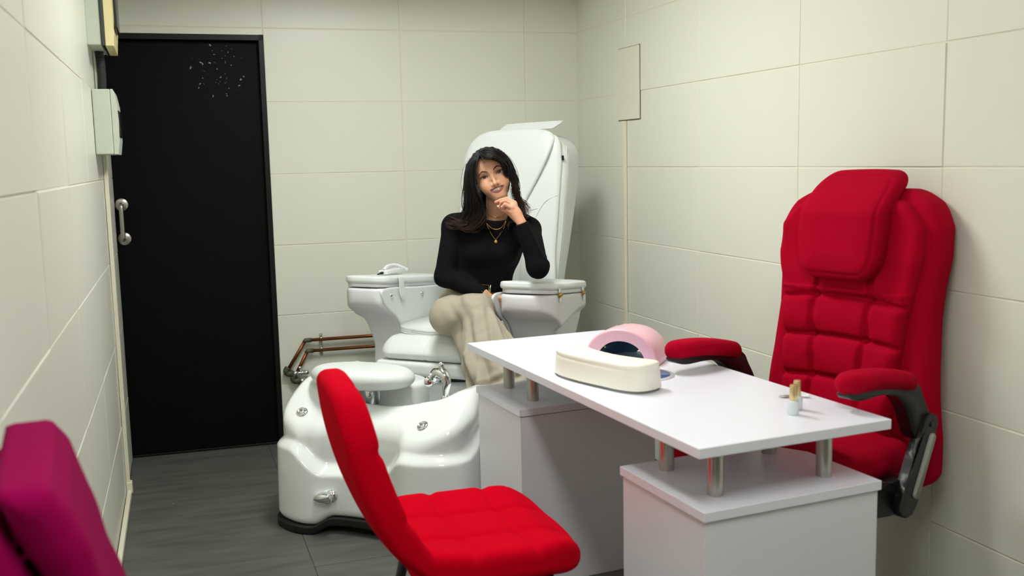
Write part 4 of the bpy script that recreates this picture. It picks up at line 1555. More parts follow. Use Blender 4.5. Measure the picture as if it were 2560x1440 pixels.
def head_base(q):
    x, y, z = q[:, 0], q[:, 1], q[:, 2]
    s = q.copy()
    s[:, 0] = np.abs(x)
    d = ell(q, (0, -0.090, 0.025), (0.073, 0.094, 0.080))
    d = smin(d, ell(q, (0, -0.050, -0.018), (0.0618, 0.055, 0.087)), 0.035)
    d = smin(d, ell(q, (0, -0.022, 0.040), (0.050, 0.024, 0.032)), 0.03)
    d = smin(d, ell(s, (0.0385, -0.018, -0.036), (0.024, 0.022, 0.021)), 0.018)
    d = smin(d, ell(s, (0.028, -0.012, -0.050), (0.020, 0.016, 0.018)), 0.02)
    d = smin(d, ell(q, (0, -0.010, -0.0935), (0.021, 0.0175, 0.0145)), 0.018)
    d = smin(d, cap(s, (0.0475, -0.075, -0.040), (0.013, -0.020, -0.095), 0.013), 0.020)
    d = smin(d, ell(q, (0, -0.006, -0.068), (0.031, 0.013, 0.022)), 0.016)
    # brow, sockets, lids
    d = smin(d, cap(s, (0.040, -0.009, 0.0165), (0.010, -0.002, 0.0145), 0.0075), 0.014)
    d = smax(d, -ell(s, (EX - 0.002, 0.010, -0.0005), (0.0185, 0.0125, 0.0115)), 0.010)
    ball = np.linalg.norm(s - np.array([EX, -0.0125, -0.001]), axis=1) - 0.0138
    d = smin(d, ball, 0.004)
    ax = (s[:, 0] - EX) / 0.0142
    lidline = z - (-0.0012 + 0.0014 * ax)
    ap = np.abs(lidline) - 0.0050 * np.clip(1 - ax * ax, 0, 1) ** 0.75
    slot = np.maximum(np.maximum(ap, np.abs(s[:, 0] - EX) - 0.0142), -(y + 0.012))
    d = smax(d, -slot, 0.0012)
    crease = np.exp(-((lidline - 0.0088 + 0.0035 * ax * ax) / 0.0012) ** 2) * (np.abs(ax) < 1.05) * (y > -0.02)
    d = d + 0.0007 * crease
    bag = np.exp(-((lidline + 0.0085 - 0.003 * ax * ax) / 0.0016) ** 2) * (np.abs(ax) < 1.0) * (y > -0.02)
    d = d + 0.0006 * bag
    # nose
    n = cap(q, (0, -0.001, 0.006), (0, 0.0175, -0.034), 0.0052, 0.0072)
    n = smin(n, np.linalg.norm(q - np.array([0, 0.0195, -0.0375]), axis=1) - 0.0080, 0.006)
    n = smin(n, ell(s, (0.0115, 0.0075, -0.0410), (0.0060, 0.0080, 0.0060)), 0.005)
    n = smin(n, cap(q, (0, 0.012, -0.044), (0, 0.002, -0.052), 0.0042), 0.006)
    d = smin(d, n, 0.008)
    d = smax(d, -ell(s, (0.0062, 0.0125, -0.0475), (0.0034, 0.0055, 0.0030)), 0.002)
    # philtrum, smile folds
    d = d + 0.0008 * np.exp(-(x / 0.0022) ** 2) * (z > -0.058) * (z < -0.047)
    fold = cap(s, (0.0165, 0.006, -0.0395), (0.0345, -0.006, -0.060), 0.0)
    d = d + 0.0024 * np.exp(-(fold / 0.0032) ** 2)
    fold2 = cap(s, (0.0345, -0.006, -0.060), (0.034, -0.012, -0.074), 0.0)
    d = d + 0.0010 * np.exp(-(fold2 / 0.0030) ** 2)
    # ear
    d = smin(d, ell(s, (0.0735, -0.088, -0.010), (0.009, 0.017, 0.029)), 0.006)
    return d


def lip_lines():
    u, l = [], []
    for x in np.linspace(-0.0285, 0.0285, 15):
        h = float(mouth_half(x))
        cup = 0.0010 * math.exp(-(x / 0.003) ** 2)
        e = math.cos(x / 0.0285 * PI / 2)
        a = drop(head_base, (x, 0.06, float(mouth_curve(x)) + h + 0.0012 + 0.0019 * e - cup), (0, -1, 0))
        b = drop(head_base, (x, 0.06, float(mouth_curve(x)) - h - 0.0010 - 0.0030 * e), (0, -1, 0))
        u.append(a - np.array([0, 0.0010 * e + 0.0006, 0]))
        l.append(b - np.array([0, 0.0016 * e + 0.0006, 0]))
    return np.array(u), np.array(l)


LU, LL = lip_lines()
LUR = [0.0013 + 0.0017 * math.cos(x / 0.0285 * PI / 2) for x in LU[:, 0]]
LLR = [0.0013 + 0.0027 * math.cos(x / 0.0285 * PI / 2) for x in LL[:, 0]]


def head_sdf(q):
    x, y, z = q[:, 0], q[:, 1], q[:, 2]
    d = head_base(q)
    d = smin(d, chain(q, LU, LUR, 0.001), 0.0012)
    d = smin(d, chain(q, LL, LLR, 0.001), 0.0014)
    mo = np.maximum(np.abs(z - mouth_curve(x)) - mouth_half(x), np.abs(x) - 0.0268)
    mo = np.maximum(mo, -(y + 0.020))
    return smax(d, -mo, 0.0012)


# neck and hidden torso
NB = px(1243, 544, 4.135)
NT = from_head((0, -0.100, -0.060))
# left arm (image right): elbow on the armrest, hand under the chin
SHL, ELL_, WRL = px(1322, 574, 4.16), px(1345, 668, 3.965), px(1304, 558, 3.93)
SHR, ELR, WRR = px(1136, 566, 4.17), px(1112, 690, 4.15), px(1208, 735, 4.085)
HAND = {
    'wrist': px(1304, 557, 3.93), 'palm_a': px(1286, 525, 3.935), 'palm_b': px(1278, 518, 3.945),
}
IDX = [px(1286, 507, 3.955), px(1266.5, 496.5, 3.965), px(1252, 500.5, 3.97), px(1239.5, 505.5, 3.972)]
MID = [px(1284, 512, 3.94), px(1264, 502, 3.943), px(1253, 506, 3.95), px(1250.5, 513.5, 3.956)]
RNG_ = [px(1281, 520, 3.925), px(1263, 511, 3.925), px(1256, 517.5, 3.935), px(1257, 524, 3.945)]
PNK = [px(1279, 530, 3.93), px(1268, 524, 3.937), px(1262, 526, 3.944), px(1258.5, 522.5, 3.952)]
THB = [px(1290, 547, 3.945), px(1274, 533, 3.958), px(1259, 524, 3.966), px(1246, 516.5, 3.97)]
# right hand on the lap
WR2 = px(1212, 741, 4.0)
RH = [px(1224, 752, 4.10), px(1236, 768, 4.12)]


def hand_sdf(p):
    d = cap(p, WRL, px(1290, 533, 3.94), 0.0200, 0.0215)
    d = smin(d, cap(p, px(1290, 535, 3.94), px(1282.5, 516, 3.945), 0.0195, 0.0165), 0.012)
    d = smin(d, cap(p, px(1285, 509, 3.95), px(1281, 525, 3.932), 0.0125, 0.012), 0.012)
    d = smin(d, cap(p, px(1293, 545, 3.948), px(1276, 532, 3.955), 0.0165, 0.013), 0.012)
    for fing, r in ((IDX, (0.0088, 0.0078, 0.0068, 0.0056)), (MID, (0.0090, 0.0080, 0.0068, 0.0055)), (RNG_, (0.0092, 0.0082, 0.0070, 0.0055)), (PNK, (0.0080, 0.0070, 0.0060, 0.0048)), (THB, (0.0115, 0.0092, 0.0082, 0.0058))):
        f_ = None
        for i in range(3):
            c = cap(p, fing[i], fing[i + 1], r[i], r[i + 1])
            f_ = c if f_ is None else smin(f_, c, 0.0022)
        d = smin(d, f_, 0.0035)
    return d


def rhand_sdf(p):
    d = cap(p, WRR, RH[0], 0.024, 0.026)
    base = RH[0]
    side = unit(np.cross(RH[1] - RH[0], CAM - RH[0]))
    for k, (o, ln) in enumerate(((-0.028, 0.070), (-0.009, 0.082), (0.010, 0.080), (0.027, 0.066))):
        a = base + side * o * 0.9
        dr_ = unit(RH[1] - RH[0]) + side * o * 4
        b = a + unit(dr_) * ln * 0.55
        c = b + unit(unit(dr_) + np.array([0, 0.2, -0.6])) * ln * 0.45
        d = smin(d, smin(cap(p, a, b, 0.0095, 0.0085), cap(p, b, c, 0.0085, 0.0065), 0.003), 0.005)
    return smin(d, smin(cap(p, base - side * 0.025, base - side * 0.05 + unit(RH[1] - RH[0]) * 0.03, 0.011, 0.0095), cap(p, base - side * 0.05 + unit(RH[1] - RH[0]) * 0.03, base - side * 0.05 + unit(RH[1] - RH[0]) * 0.06, 0.0095, 0.007), 0.003), 0.008)


# trunk landmarks
CH_ = px(1232, 586, 4.19)
RIB = px(1213, 645, 4.20)
WST = px(1206, 708, 4.22)
PEL = px(1178, 772, 4.32)
KNR, KNL = px(1128, 792, 4.10), px(1196, 781, 4.02)
ANL = px(1246, 985, 3.88)
ANR = px(1236, 975, 3.97)
SHN = px(1158, 802, 4.11)
VX = np.array([0.946, -0.324, 0.0])             # across the view
VY = np.array([0.324, 0.946, 0.0])
BODY_R = np.stack([VX, VY, np.array([0, 0, 1.0])], 1)


def torso_sdf(p, e=0.0):
    d = ell(p, CH_, (0.150 + e, 0.092 + e, 0.085 + e), BODY_R)
    d = smin(d, ell(p, px(1226, 622, 4.20), (0.126 + e, 0.095 + e, 0.105 + e), BODY_R), 0.04)
    d = smin(d, ell(p, RIB, (0.124 + e, 0.088 + e, 0.10 + e), BODY_R), 0.04)
    d = smin(d, ell(p, WST, (0.118 + e, 0.084 + e, 0.10 + e), BODY_R), 0.05)
    d = smin(d, ell(p, px(1198, 630, 4.125), (0.050 + e, 0.042 + e, 0.050 + e), BODY_R), 0.03)
    d = smin(d, ell(p, px(1262, 628, 4.125), (0.050 + e, 0.042 + e, 0.050 + e), BODY_R), 0.03)
    d = smin(d, cap(p, px(1165, 556, 4.18), SHR, 0.040 + e, 0.044 + e), 0.04)
    d = smin(d, cap(p, px(1300, 560, 4.18), SHL, 0.040 + e, 0.042 + e), 0.04)
    d = smin(d, cap(p, px(1200, 548, 4.17), px(1285, 548, 4.17), 0.036 + e), 0.04)
    return d


def arms_sdf(p, e=0.0):
    d = smin(cap(p, SHR, ELR, 0.044 + e, 0.036 + e), cap(p, ELR, WRR, 0.037 + e, 0.025 + e), 0.02)
    d2 = smin(cap(p, SHL, ELL_, 0.043 + e, 0.036 + e), cap(p, ELL_, WRL, 0.037 + e, 0.0205 + e), 0.02)
    return np.minimum(d, d2)


def body_sdf(p):
    q = to_head(p)
    h = head_sdf(q)
    d = smin(h, cap(p, NT, NB, 0.044, 0.047), 0.010)
    d = smin(d, torso_sdf(p, -0.008), 0.012)
    d = np.minimum(d, arms_sdf(p, -0.003))
    hd = hand_sdf(p)
    d = np.where(hd < 0.02, np.minimum(d, hd), np.minimum(d, hd))
    d = np.minimum(d, rhand_sdf(p))
    d = smin(d, ell(p, PEL, (0.135, 0.13, 0.10), BODY_R), 0.05)
    d = smin(d, cap(p, px(1155, 775, 4.32), KNR, 0.082, 0.055), 0.03)
    d = np.minimum(d, cap(p, px(1205, 765, 4.30), KNL, 0.080, 0.055))
    d = np.minimum(d, smin(cap(p, KNL, ANL, 0.052, 0.034), cap(p, ANL, ANL + np.array([-0.06, -0.11, -0.05]), 0.033, 0.024), 0.02))
    d = np.minimum(d, smin(smin(cap(p, KNR, SHN, 0.045, 0.040), cap(p, SHN, ANR, 0.040, 0.030), 0.02), cap(p, ANR, ANR + np.array([-0.08, -0.09, -0.05]), 0.033, 0.024), 0.02))
    return d


blo = np.array([0.98, 3.36, 0.34])
bhi = np.array([1.72, 4.62, 1.50])
hx = px(1229, 440, 4.0)
bv, bf = surf(body_sdf, blo, bhi, 0.0075, fine=((hx[0] - 0.095, hx[0] + 0.15, 0.00155), (hx[1] - 0.075, hx[1] + 0.075, 0.00155), (hx[2] - 0.21, hx[2] + 0.07, 0.00155)), margin=1.7)
M['skin'] = None


def skin_material():
    m = material('skin', srgb(205, 150, 118), 0.48, spec=0.35, sss=0.12)
    nt = m.node_tree
    b = nt.nodes['Principled BSDF']
    a = nt.nodes.new('ShaderNodeAttribute')
    a.attribute_name = 'Col'
    nt.links.new(a.outputs['Color'], b.inputs['Base Color'])
    r = nt.nodes.new('ShaderNodeTexNoise')
    r.inputs['Scale'].default_value = 900
    tc = nt.nodes['Texture Coordinate']
    nt.links.new(tc.outputs['Object'], r.inputs['Vector'])
    bp = nt.nodes.new('ShaderNodeBump')
    bp.inputs['Strength'].default_value = 0.06
    bp.inputs['Distance'].default_value = 0.001
    nt.links.new(r.outputs['Fac'], bp.inputs['Height'])
    nt.links.new(bp.outputs['Normal'], b.inputs['Normal'])
    return m


M['skin'] = skin_material()
body = pobj('body', (bv, bf), M['skin'])
bv = np.asarray(bv)
q = to_head(bv)
sk = np.tile(np.array(srgb(214, 164, 131)[:3]), (len(bv), 1))


def blend(mask, col):
    global sk
    sk = sk * (1 - mask[:, None]) + np.array(srgb(*col)[:3]) * mask[:, None]


qs = q.copy()
qs[:, 0] = np.abs(q[:, 0])
blend(0.42 * np.exp(-(np.linalg.norm((qs - np.array([0.044, -0.014, -0.036])) / np.array([0.017, 0.03, 0.013]), axis=1)) ** 2), (206, 112, 84))
blend(0.25 * np.exp(-(np.linalg.norm((qs - np.array([EX, 0.0, 0.006])) / np.array([0.016, 0.02, 0.006]), axis=1)) ** 2), (150, 98, 80))
lipd = np.minimum(chain(q, LU, LUR, 0.001), chain(q, LL, LLR, 0.001))
blend(np.clip(1 - (lipd - 0.0002) / 0.0009, 0, 1), (164, 90, 94))
inm = (np.abs(q[:, 2] - mouth_curve(q[:, 0])) < mouth_half(q[:, 0]) + 0.0005) & (np.abs(q[:, 0]) < 0.0272) & (q[:, 1] > -0.03) & (q[:, 1] < 0.0035) & (lipd > 0.0002)
blend(inm.astype(float), (90, 40, 40))
hd = hand_sdf(bv)
hm = np.clip(1 - hd / 0.004, 0, 1)
blend(0.35 * hm, (212, 142, 118))
for fing in (IDX, MID, RNG_, PNK, THB):
    blend(0.35 * np.exp(-(np.linalg.norm(bv - fing[-1], axis=1) / 0.014) ** 2), (205, 112, 98))
    blend(0.25 * np.exp(-(np.linalg.norm(bv - fing[1], axis=1) / 0.009) ** 2), (200, 112, 92))
colour_attribute(body, sk)


def head_obj(name, vf, mat, parent=None, **k):
    v = np.array([from_head(x) for x in vf[0]])
    return pobj(name, (v, vf[1]), mat, parent, **k)


# eyes
for s in (-1, 1):
    c = np.array([s * EX, -0.0128, -0.001])
    n = 24
    bm = bmesh.new()
    bmesh.ops.create_uvsphere(bm, u_segments=28, v_segments=18, radius=0.0125)
    vf = bm_vf(bm)
    e = head_obj('eyeball', xf(vf, None, c), M['eye_white'], body)
    lk = unit([0.02 - s * 0.01, 1, 0.02])
    Rn = frame((1, 0, 0), lk)
    prof = [(0.0058 * math.sin(t) / math.sin(0.5) * 1.0, 0.0) for t in (0, 0.5)]
    iv = [(r, 0.01255 * math.cos(math.asin(r / 0.01255)) + 0.0002) for r in (0.0066, 0.0045, 0.003, 0.0015, 0.0004)]
    head_obj('iris', xf(lathe(iv, 24), Rn, c), M['iris'], e)
    # lash line with a small wing, and the lower lashes
    lu = []
    for t in np.linspace(-1, 1.32, 24):
        xx = s * (EX + 0.0140 * t)
        tt = np.clip(abs(t), 0, 1)
        zz = -0.0012 + 0.0014 * t + 0.0050 * max(0, 1 - tt * tt) ** 0.75 + (0.0045 * (t - 1) if t > 1 else 0)
        lu.append((xx, zz))
    ptl = []
    for xx, zz in lu:
        w = drop(lambda p: head_sdf(p), (xx, 0.05, zz + 0.0008), (0, -1, 0))
        ptl.append(w + np.array([0, 0.0006, 0]))
    ptl = np.array(ptl)
    for i in range(1, len(ptl)):
        ptl[i, 1] = max(ptl[i, 1], ptl[i - 1, 1] - 0.0012)
    for i in range(len(ptl) - 2, -1, -1):
        ptl[i, 1] = max(ptl[i, 1], ptl[i + 1, 1] - 0.0012)
    head_obj('eyelashes', tube(spline(ptl, 40), np.interp(np.linspace(0, 1, 40), [0, 0.3, 0.8, 1], [0.0006, 0.0013, 0.0015, 0.0003]), 8), M['lash'], body)
    # brow: overlapping short hairs following an arch
    bw = []
    for t in np.linspace(0, 1, 70):
        for k in range(7):
            xx = s * (0.0125 + 0.0355 * t) + RNG.normal() * 0.0003
            zz = 0.0150 + 0.0085 * math.sin(min(1.0, t / 0.62) * PI / 2) - 0.0100 * max(0, (t - 0.55) / 0.45) ** 1.3
            wdt = 0.0034 * (1 - 0.8 * max(0, (t - 0.35) / 0.65)) * (0.55 + 0.45 * min(1, t * 5))
            z0_ = zz + wdt * (k / 6 - 0.5) * 1.5
            x2 = xx + s * 0.0038
            z2 = z0_ + (0.0013 if t < 0.5 else -0.0012)
            a = drop(head_base, (xx, 0.05, z0_), (0, -1, 0))
            b = drop(head_base, (x2, 0.05, z2), (0, -1, 0))
            bw.append(tube([a, (a + b) / 2 + np.array([0, 0.0006, 0]), b + np.array([0, 0.0001, 0])], [0.00042, 0.0004, 0.0002], 4))
    head_obj('eyebrow', join(*bw), M['brow'], body)

# teeth
th = []
for i in range(8):
    for row, (hh, wd) in enumerate(((0.0108, 0.0),)):
        t = i - 3.5
        w = [0.0086, 0.0068, 0.0076, 0.0066][int(abs(t) - 0.5)]
        xc = math.copysign([0.0043, 0.0121, 0.0192, 0.0258][int(abs(t) - 0.5)], t)
        yy = 0.0005 - 0.0125 * (xc / 0.026) ** 2
        zz = float(mouth_curve(xc)) - 0.0002
        a = math.atan2(-2 * 0.0125 * xc / 0.026 ** 2, 1)
        th.append(xf(box(w * 0.97, 0.005, hh - 0.001 * abs(t) * 0.6, (0, 0, 0), 0.0016, 3), rot('Z', a), (xc, yy + 0.0024, zz)))
teeth = head_obj('teeth', join(*th), M['teeth'], body)
# earrings
for s, cc in ((-1, (-0.071, -0.070, -0.045)), (1, (0.0725, -0.068, -0.040))):
    ring = [(cc[0], cc[1] + 0.006 * math.cos(a), cc[2] + 0.0072 * math.sin(a)) for a in np.linspace(0, 2 * PI, 28, endpoint=False)]
    head_obj('earring', tube(ring, 0.0016, 8, closed=True), M['silver'], body, label='small silver hoop earring')


# sweater
def sweater_sdf(p):
    z = p[:, 2]
    d = smin(torso_sdf(p, 0.006), arms_sdf(p, 0.006), 0.022)
    # left forearm lies in front: keep it readable with a smaller blend
    rib_ = 0.0012 * np.sin(p @ np.array([0.5, 0.2, 1.0]) * 60 + 3 * np.sin(p[:, 0] * 40)) * np.exp(-(np.linalg.norm(p - ELR, axis=1) / 0.06) ** 2) * 2.5
    d = d + rib_
    fl = 0.0028 * np.sin((p @ unit(ELL_ - SHL)) * 150 + 2 * np.sin(p[:, 0] * 70)) * np.exp(-(np.linalg.norm(p - (ELL_ + np.array([0.02, 0, 0.02])), axis=1) / 0.05) ** 2)
    d = d + fl
    # neckline and collar
    na = unit(NT - NB)
    c0 = px(1243, 549, 4.10)
    rel = p - c0
    ax_ = rel @ unit(na * 0.8 + np.array([0, 0, 0.5]) + fwd * 0.15)
    rad = np.linalg.norm(rel - np.outer(ax_, unit(na * 0.8 + np.array([0, 0, 0.5]) + fwd * 0.15)), axis=1)
    collar = meet(np.abs(rad - 0.053) - 0.006, np.abs(ax_ + 0.012) - 0.020, 0.005)
    d = smin(d, collar, 0.008)
    d = smax(d, -np.maximum(rad - 0.0475, -(ax_ + 0.022)), 0.004)
    d = np.maximum(d, -np.maximum(rad - 0.075, -(ax_ - 0.008)))
    # cuffs
    wa = unit(WRL - ELL_)
    cw = px(1304.5, 557, 3.93)
    d = np.where(np.linalg.norm(p - cw, axis=1) < 0.08, smax(d, (p - cw) @ wa, 0.003), d)
    wb = unit(WRR - ELR)
    d = np.where(np.linalg.norm(p - WRR, axis=1) < 0.07, smax(d, (p - WRR) @ wb - 0.005, 0.003), d)
    # hem tucked into the trousers
    d = smax(d, px(1216, 728, 4.2)[2] - z, 0.004)
    return d


sw = pobj('sweater', surf(sweater_sdf, (0.98, 3.55, 0.82), (1.68, 4.45, 1.27), 0.0042, margin=1.7), M['sweater'])


# trousers: wide soft legs, the left one crossed over
def trousers_sdf(p):
    z = p[:, 2]
    d = ell(p, px(1180, 764, 4.32), (0.146, 0.135, 0.115), BODY_R)
    d = smin(d, ell(p, px(1214, 735, 4.26), (0.108, 0.090, 0.06), BODY_R), 0.05)
    d = smin(d, cap(p, px(1162, 776, 4.30), px(1122, 790, 4.11), 0.098, 0.082), 0.05)
    thl = cap(p, px(1208, 775, 4.28), px(1191, 771, 4.03), 0.084, 0.068)
    d = smin(d, smin(thl, cap(p, px(1146, 782, 4.22), px(1172, 785, 4.08), 0.082, 0.066), 0.04), 0.035)
    # lower leg of the crossed leg: a widening sleeve of cloth
    a, b = px(1196, 792, 4.025), px(1252, 1000, 3.85)
    ab = b - a
    t = np.clip((p - a) @ ab / (ab @ ab), 0, 1)
    rel = p - a - t[:, None] * ab
    u = rel @ VX
    v = rel @ VY
    wx = np.interp(t, [0, 0.2, 0.45, 0.75, 1.0], [0.062, 0.080, 0.106, 0.100, 0.100])
    wy = np.interp(t, [0, 0.3, 1.0], [0.068, 0.070, 0.080])
    th_ = np.arctan2(v / 0.07, u / 0.09)
    fold = (0.003 + 0.007 * t) * np.sin(7 * th_ + 1.6 * np.sin(t * 5)) + (0.0015 + 0.003 * t) * np.sin(13 * th_ + 6 * t)
    crump = 0.008 * sstep(t, 0.72, 0.95) * np.sin(t * 46 + 3 * th_ + 2 * np.sin(2 * th_))
    rr = np.hypot(u / wx, v / wy)
    leg = (rr - 1) * np.minimum(wx, wy) * 0.9 - fold - crump
    leg = np.maximum(leg, np.linalg.norm(p - a - t[:, None] * ab, axis=1) - 0.13)
    leg = smax(leg, -((p - a) @ unit(ab)) - 0.012, 0.05)
    leg = smax(leg, (p - b) @ unit(ab) - 0.02, 0.01)
    d = smin(d, leg, 0.030)
    # second leg behind it
    a2, b2 = px(1124, 795, 4.11), px(1222, 965, 4.0)
    d = smin(d, cap(p, px(1150, 800, 4.12), px(1232, 985, 3.98), 0.05, 0.080), 0.02)
    # hip creases and soft wrinkles
    hip = px(1112, 742, 4.2)
    cr = (p - hip) @ unit(px(1150, 765, 4.1) - px(1110, 780, 4.2))
    w = np.exp(-(np.linalg.norm(p - px(1118, 742, 4.2), axis=1) / 0.07) ** 2)
    d = d + 0.006 * w * np.sin((z - hip[2]) * 130 + 14 * ((p - hip) @ VX))
    w2 = np.exp(-(np.linalg.norm(p - px(1165, 765, 4.06), axis=1) / 0.085) ** 2)
    d = d + 0.0035 * w2 * np.sin(((p @ VX) * 0.75 + z * 0.5) * 140 + 2)
    d = d + 0.0008 * np.sin(p[:, 0] * 60 + 4 * np.sin(z * 30)) * np.sin(z * 48 + p[:, 1] * 40)
    return smax(d, z - px(1216, 722, 4.2)[2] - 0.0, 0.004) * 0.9


tr_ = pobj('trousers', surf(trousers_sdf, (0.98, 3.36, 0.36), (1.62, 4.56, 0.93), 0.0055, margin=1.8), M['trousers'])


# belt round the waist
def belt_sdf(p):
    z = p[:, 2] - px(1216, 721, 4.2)[2]
    d = smin(torso_sdf(p, 0.013), ell(p, px(1214, 735, 4.26), (0.109, 0.091, 0.06), BODY_R), 0.04)
    return meet(np.abs(d) - 0.003, np.abs(z) - 0.017, 0.002)


bt = pobj('belt', surf(belt_sdf, (1.05, 3.95, 0.80), (1.60, 4.45, 0.95), 0.0035), M['belt'], label='black leather belt')


def hit(fn, u, v, start=3.6):
    """where the line of sight of photo pixel (u, v) meets a surface of the figure"""
    dr_ = unit(measure(u, v, 1.0) - CAM)
    p = CAM + dr_ * start
    for _ in range(90):
        s = fn(p[None])[0]
        p = p + dr_ * s * 0.7
        if abs(s) < 3e-4:
            break
    return p - dr_ * 0.0012


fbk = lambda p: np.minimum(belt_sdf(p), sweater_sdf(p))
bq = [hit(fbk, u, v) for u, v in ((1204, 711), (1222, 713), (1223, 731), (1205, 729))]
pobj('buckle', tube(bq, 0.0016, 8, closed=True), M['gold'], bt, label='slim gold buckle frame')
bq = [hit(fbk, u, v) for u, v in ((1227, 712), (1225.5, 721), (1226, 731))]
pobj('keeper', tube(spline(bq, 12), 0.0024, 8), M['silver'], bt, label='metal belt keeper')


# necklaces
def chainlet(pts, r, fn, n=60):
    P = [hit(fn, u, v) for u, v in spline([(a, b, 0) for a, b in pts], n)[:, :2]]
    P = np.array(P)
    for _ in range(3):
        P[1:-1] = 0.25 * P[:-2] + 0.5 * P[1:-1] + 0.25 * P[2:]
    fw = unit(CAM - P.mean(0))
    P = P + fw * r
    rr = [r * (1 + 0.35 * math.cos(k * PI)) for k in range(len(P))]
    return tube(P, rr, 6), P


sfn = lambda p: np.minimum(sweater_sdf(p), body_sdf(p))
c, P = chainlet([(1216, 557), (1219, 565), (1226, 580), (1233, 592), (1239.5, 599)], 0.0009, sfn, 50)
c2, P2 = chainlet([(1239.5, 599), (1248, 589), (1257, 575), (1263, 560), (1267.5, 543), (1269, 535)], 0.0009, sfn, 60)
nk = pobj('necklace', join(c, c2), M['gold'], label='long gold chain with a round pendant')
pq = hit(sfn, 1239.7, 604)
pn = unit(CAM - pq)
Rn = frame(np.cross((0, 0, 1), pn), pn)
pobj('pendant', xf(lathe([(0.0066, 0.0), (0.0068, 0.0008), (0.006, 0.0016), (0.0045, 0.0012), (0.0028, 0.0019), (0.001, 0.0019)], 24), Rn, pq + pn * 0.001), M['gold'], nk)
for u, v in ((1224, 575.5), (1250.5, 585)):
    pq = hit(sfn, u, v)
    pobj('bead', xf(box(0.0026, 0.0026, 0.0056, (0, 0, 0), 0.0008), rot('Y', 0.5 if u < 1240 else -0.5), pq + pn * 0.0016), M['gold'], nk)
c, P = chainlet([(1217, 558), (1222, 564), (1230, 571), (1239, 573.5), (1249, 571.5), (1258, 564), (1264, 552), (1267, 544)], 0.0007, sfn, 60)
pobj('necklace', c, M['brass'], label='fine coloured chain over the sweater')
c, P = chainlet([(1216, 533.5), (1222, 537), (1230, 541), (1239, 542.5), (1249, 542), (1257, 539), (1263, 534)], 0.0008, sfn, 50)
n3 = pobj('necklace', c, M['gold'], label='short gold necklace with tiny charms at the neck')
for i in (6, 14, 21, 26, 32, 40):
    pobj('charm', xf(lathe([(0.0004, -0.0022), (0.0019, 0.0), (0.0004, 0.0022)], 8), None, P[i] + np.array([0, -0.001, -0.0028])), M['gold'], n3)


# nails
for nm, fing, r in (('middle', MID, 0.0055), ('ring', RNG_, 0.0055), ('thumb', THB, 0.0058)):
    t_d = unit(fing[-1] - fing[-2])
    ou = unit((CAM - fing[-1]) - t_d * ((CAM - fing[-1]) @ t_d))
    if nm in ('middle', 'ring'):
        ou = unit(ou * 0.6 + unit(np.cross(t_d, ou)) * (0.9 if nm == 'ring' else 0.9))
    c = fing[-1] + ou * (r * 0.86) + t_d * 0.0015
    bm = bmesh.new()
    bmesh.ops.create_uvsphere(bm, u_segments=14, v_segments=8, radius=1)
    bmesh.ops.scale(bm, vec=(0.0048, 0.0028, 0.0010), verts=bm.verts)
    pobj('fingernail', xf(bm_vf(bm), frame(t_d, ou), c), M['nail'], body, label='pale polished fingernail')


# ------------------------------------------------------------------ hair
def hair_mass(p):
    q = to_head(p)
    x, y, z = q[:, 0], q[:, 1], q[:, 2]
    d = ell(q, (0, -0.092, 0.026), (0.082, 0.103, 0.087))
    # hairline: keep the face free
    part = ell(q, (0.004, -0.004, -0.034), (0.0625, 0.062, 0.101))
    d = smax(d, -part, 0.008)
    back = cap(p, px(1225, 445, 4.13), px(1232, 535, 4.20), 0.060, 0.060)
    d = smin(d, back, 0.03)
    ls = chain(p, [px(1172, 420, 4.06), px(1172, 470, 4.05), px(1178, 515, 4.065), px(1178, 545, 4.095)], [0.013, 0.013, 0.018, 0.016], 0.03)
    d = smin(d, ls, 0.03)
    rs = chain(p, [px(1282, 430, 4.08), px(1288, 470, 4.08), px(1298, 510, 4.09), px(1308, 535, 4.08)], [0.010, 0.009, 0.014, 0.012], 0.02)
    d = smin(d, rs, 0.02)
    # face and neck stay clear
    fc = ell(q, (0.002, 0.010, -0.042), (0.060, 0.062, 0.088))
    d = smax(d, -fc, 0.006)
    nk_ = cap(p, NT, NB, 0.052, 0.054) - 0.003
    fr = np.maximum(nk_, -((p - NB) @ VY * -1 + 0.02))
    d = smax(d, -fr, 0.006)
    d = d + 0.0022 * np.sin(np.arctan2(x, -y + 0.02) * 34 + 6 * np.sin(z * 22)) + 0.0012 * np.sin(x * 300 + z * 60)
    return d


hv, hf_ = surf(hair_mass, (0.98, 3.8, 1.02), (1.62, 4.42, 1.50), 0.0045, margin=1.8)
hair_parts = [(hv, hf_)]
hair_cols = [np.tile(np.array(srgb(17, 12, 10)[:3]), (len(hv), 1))]

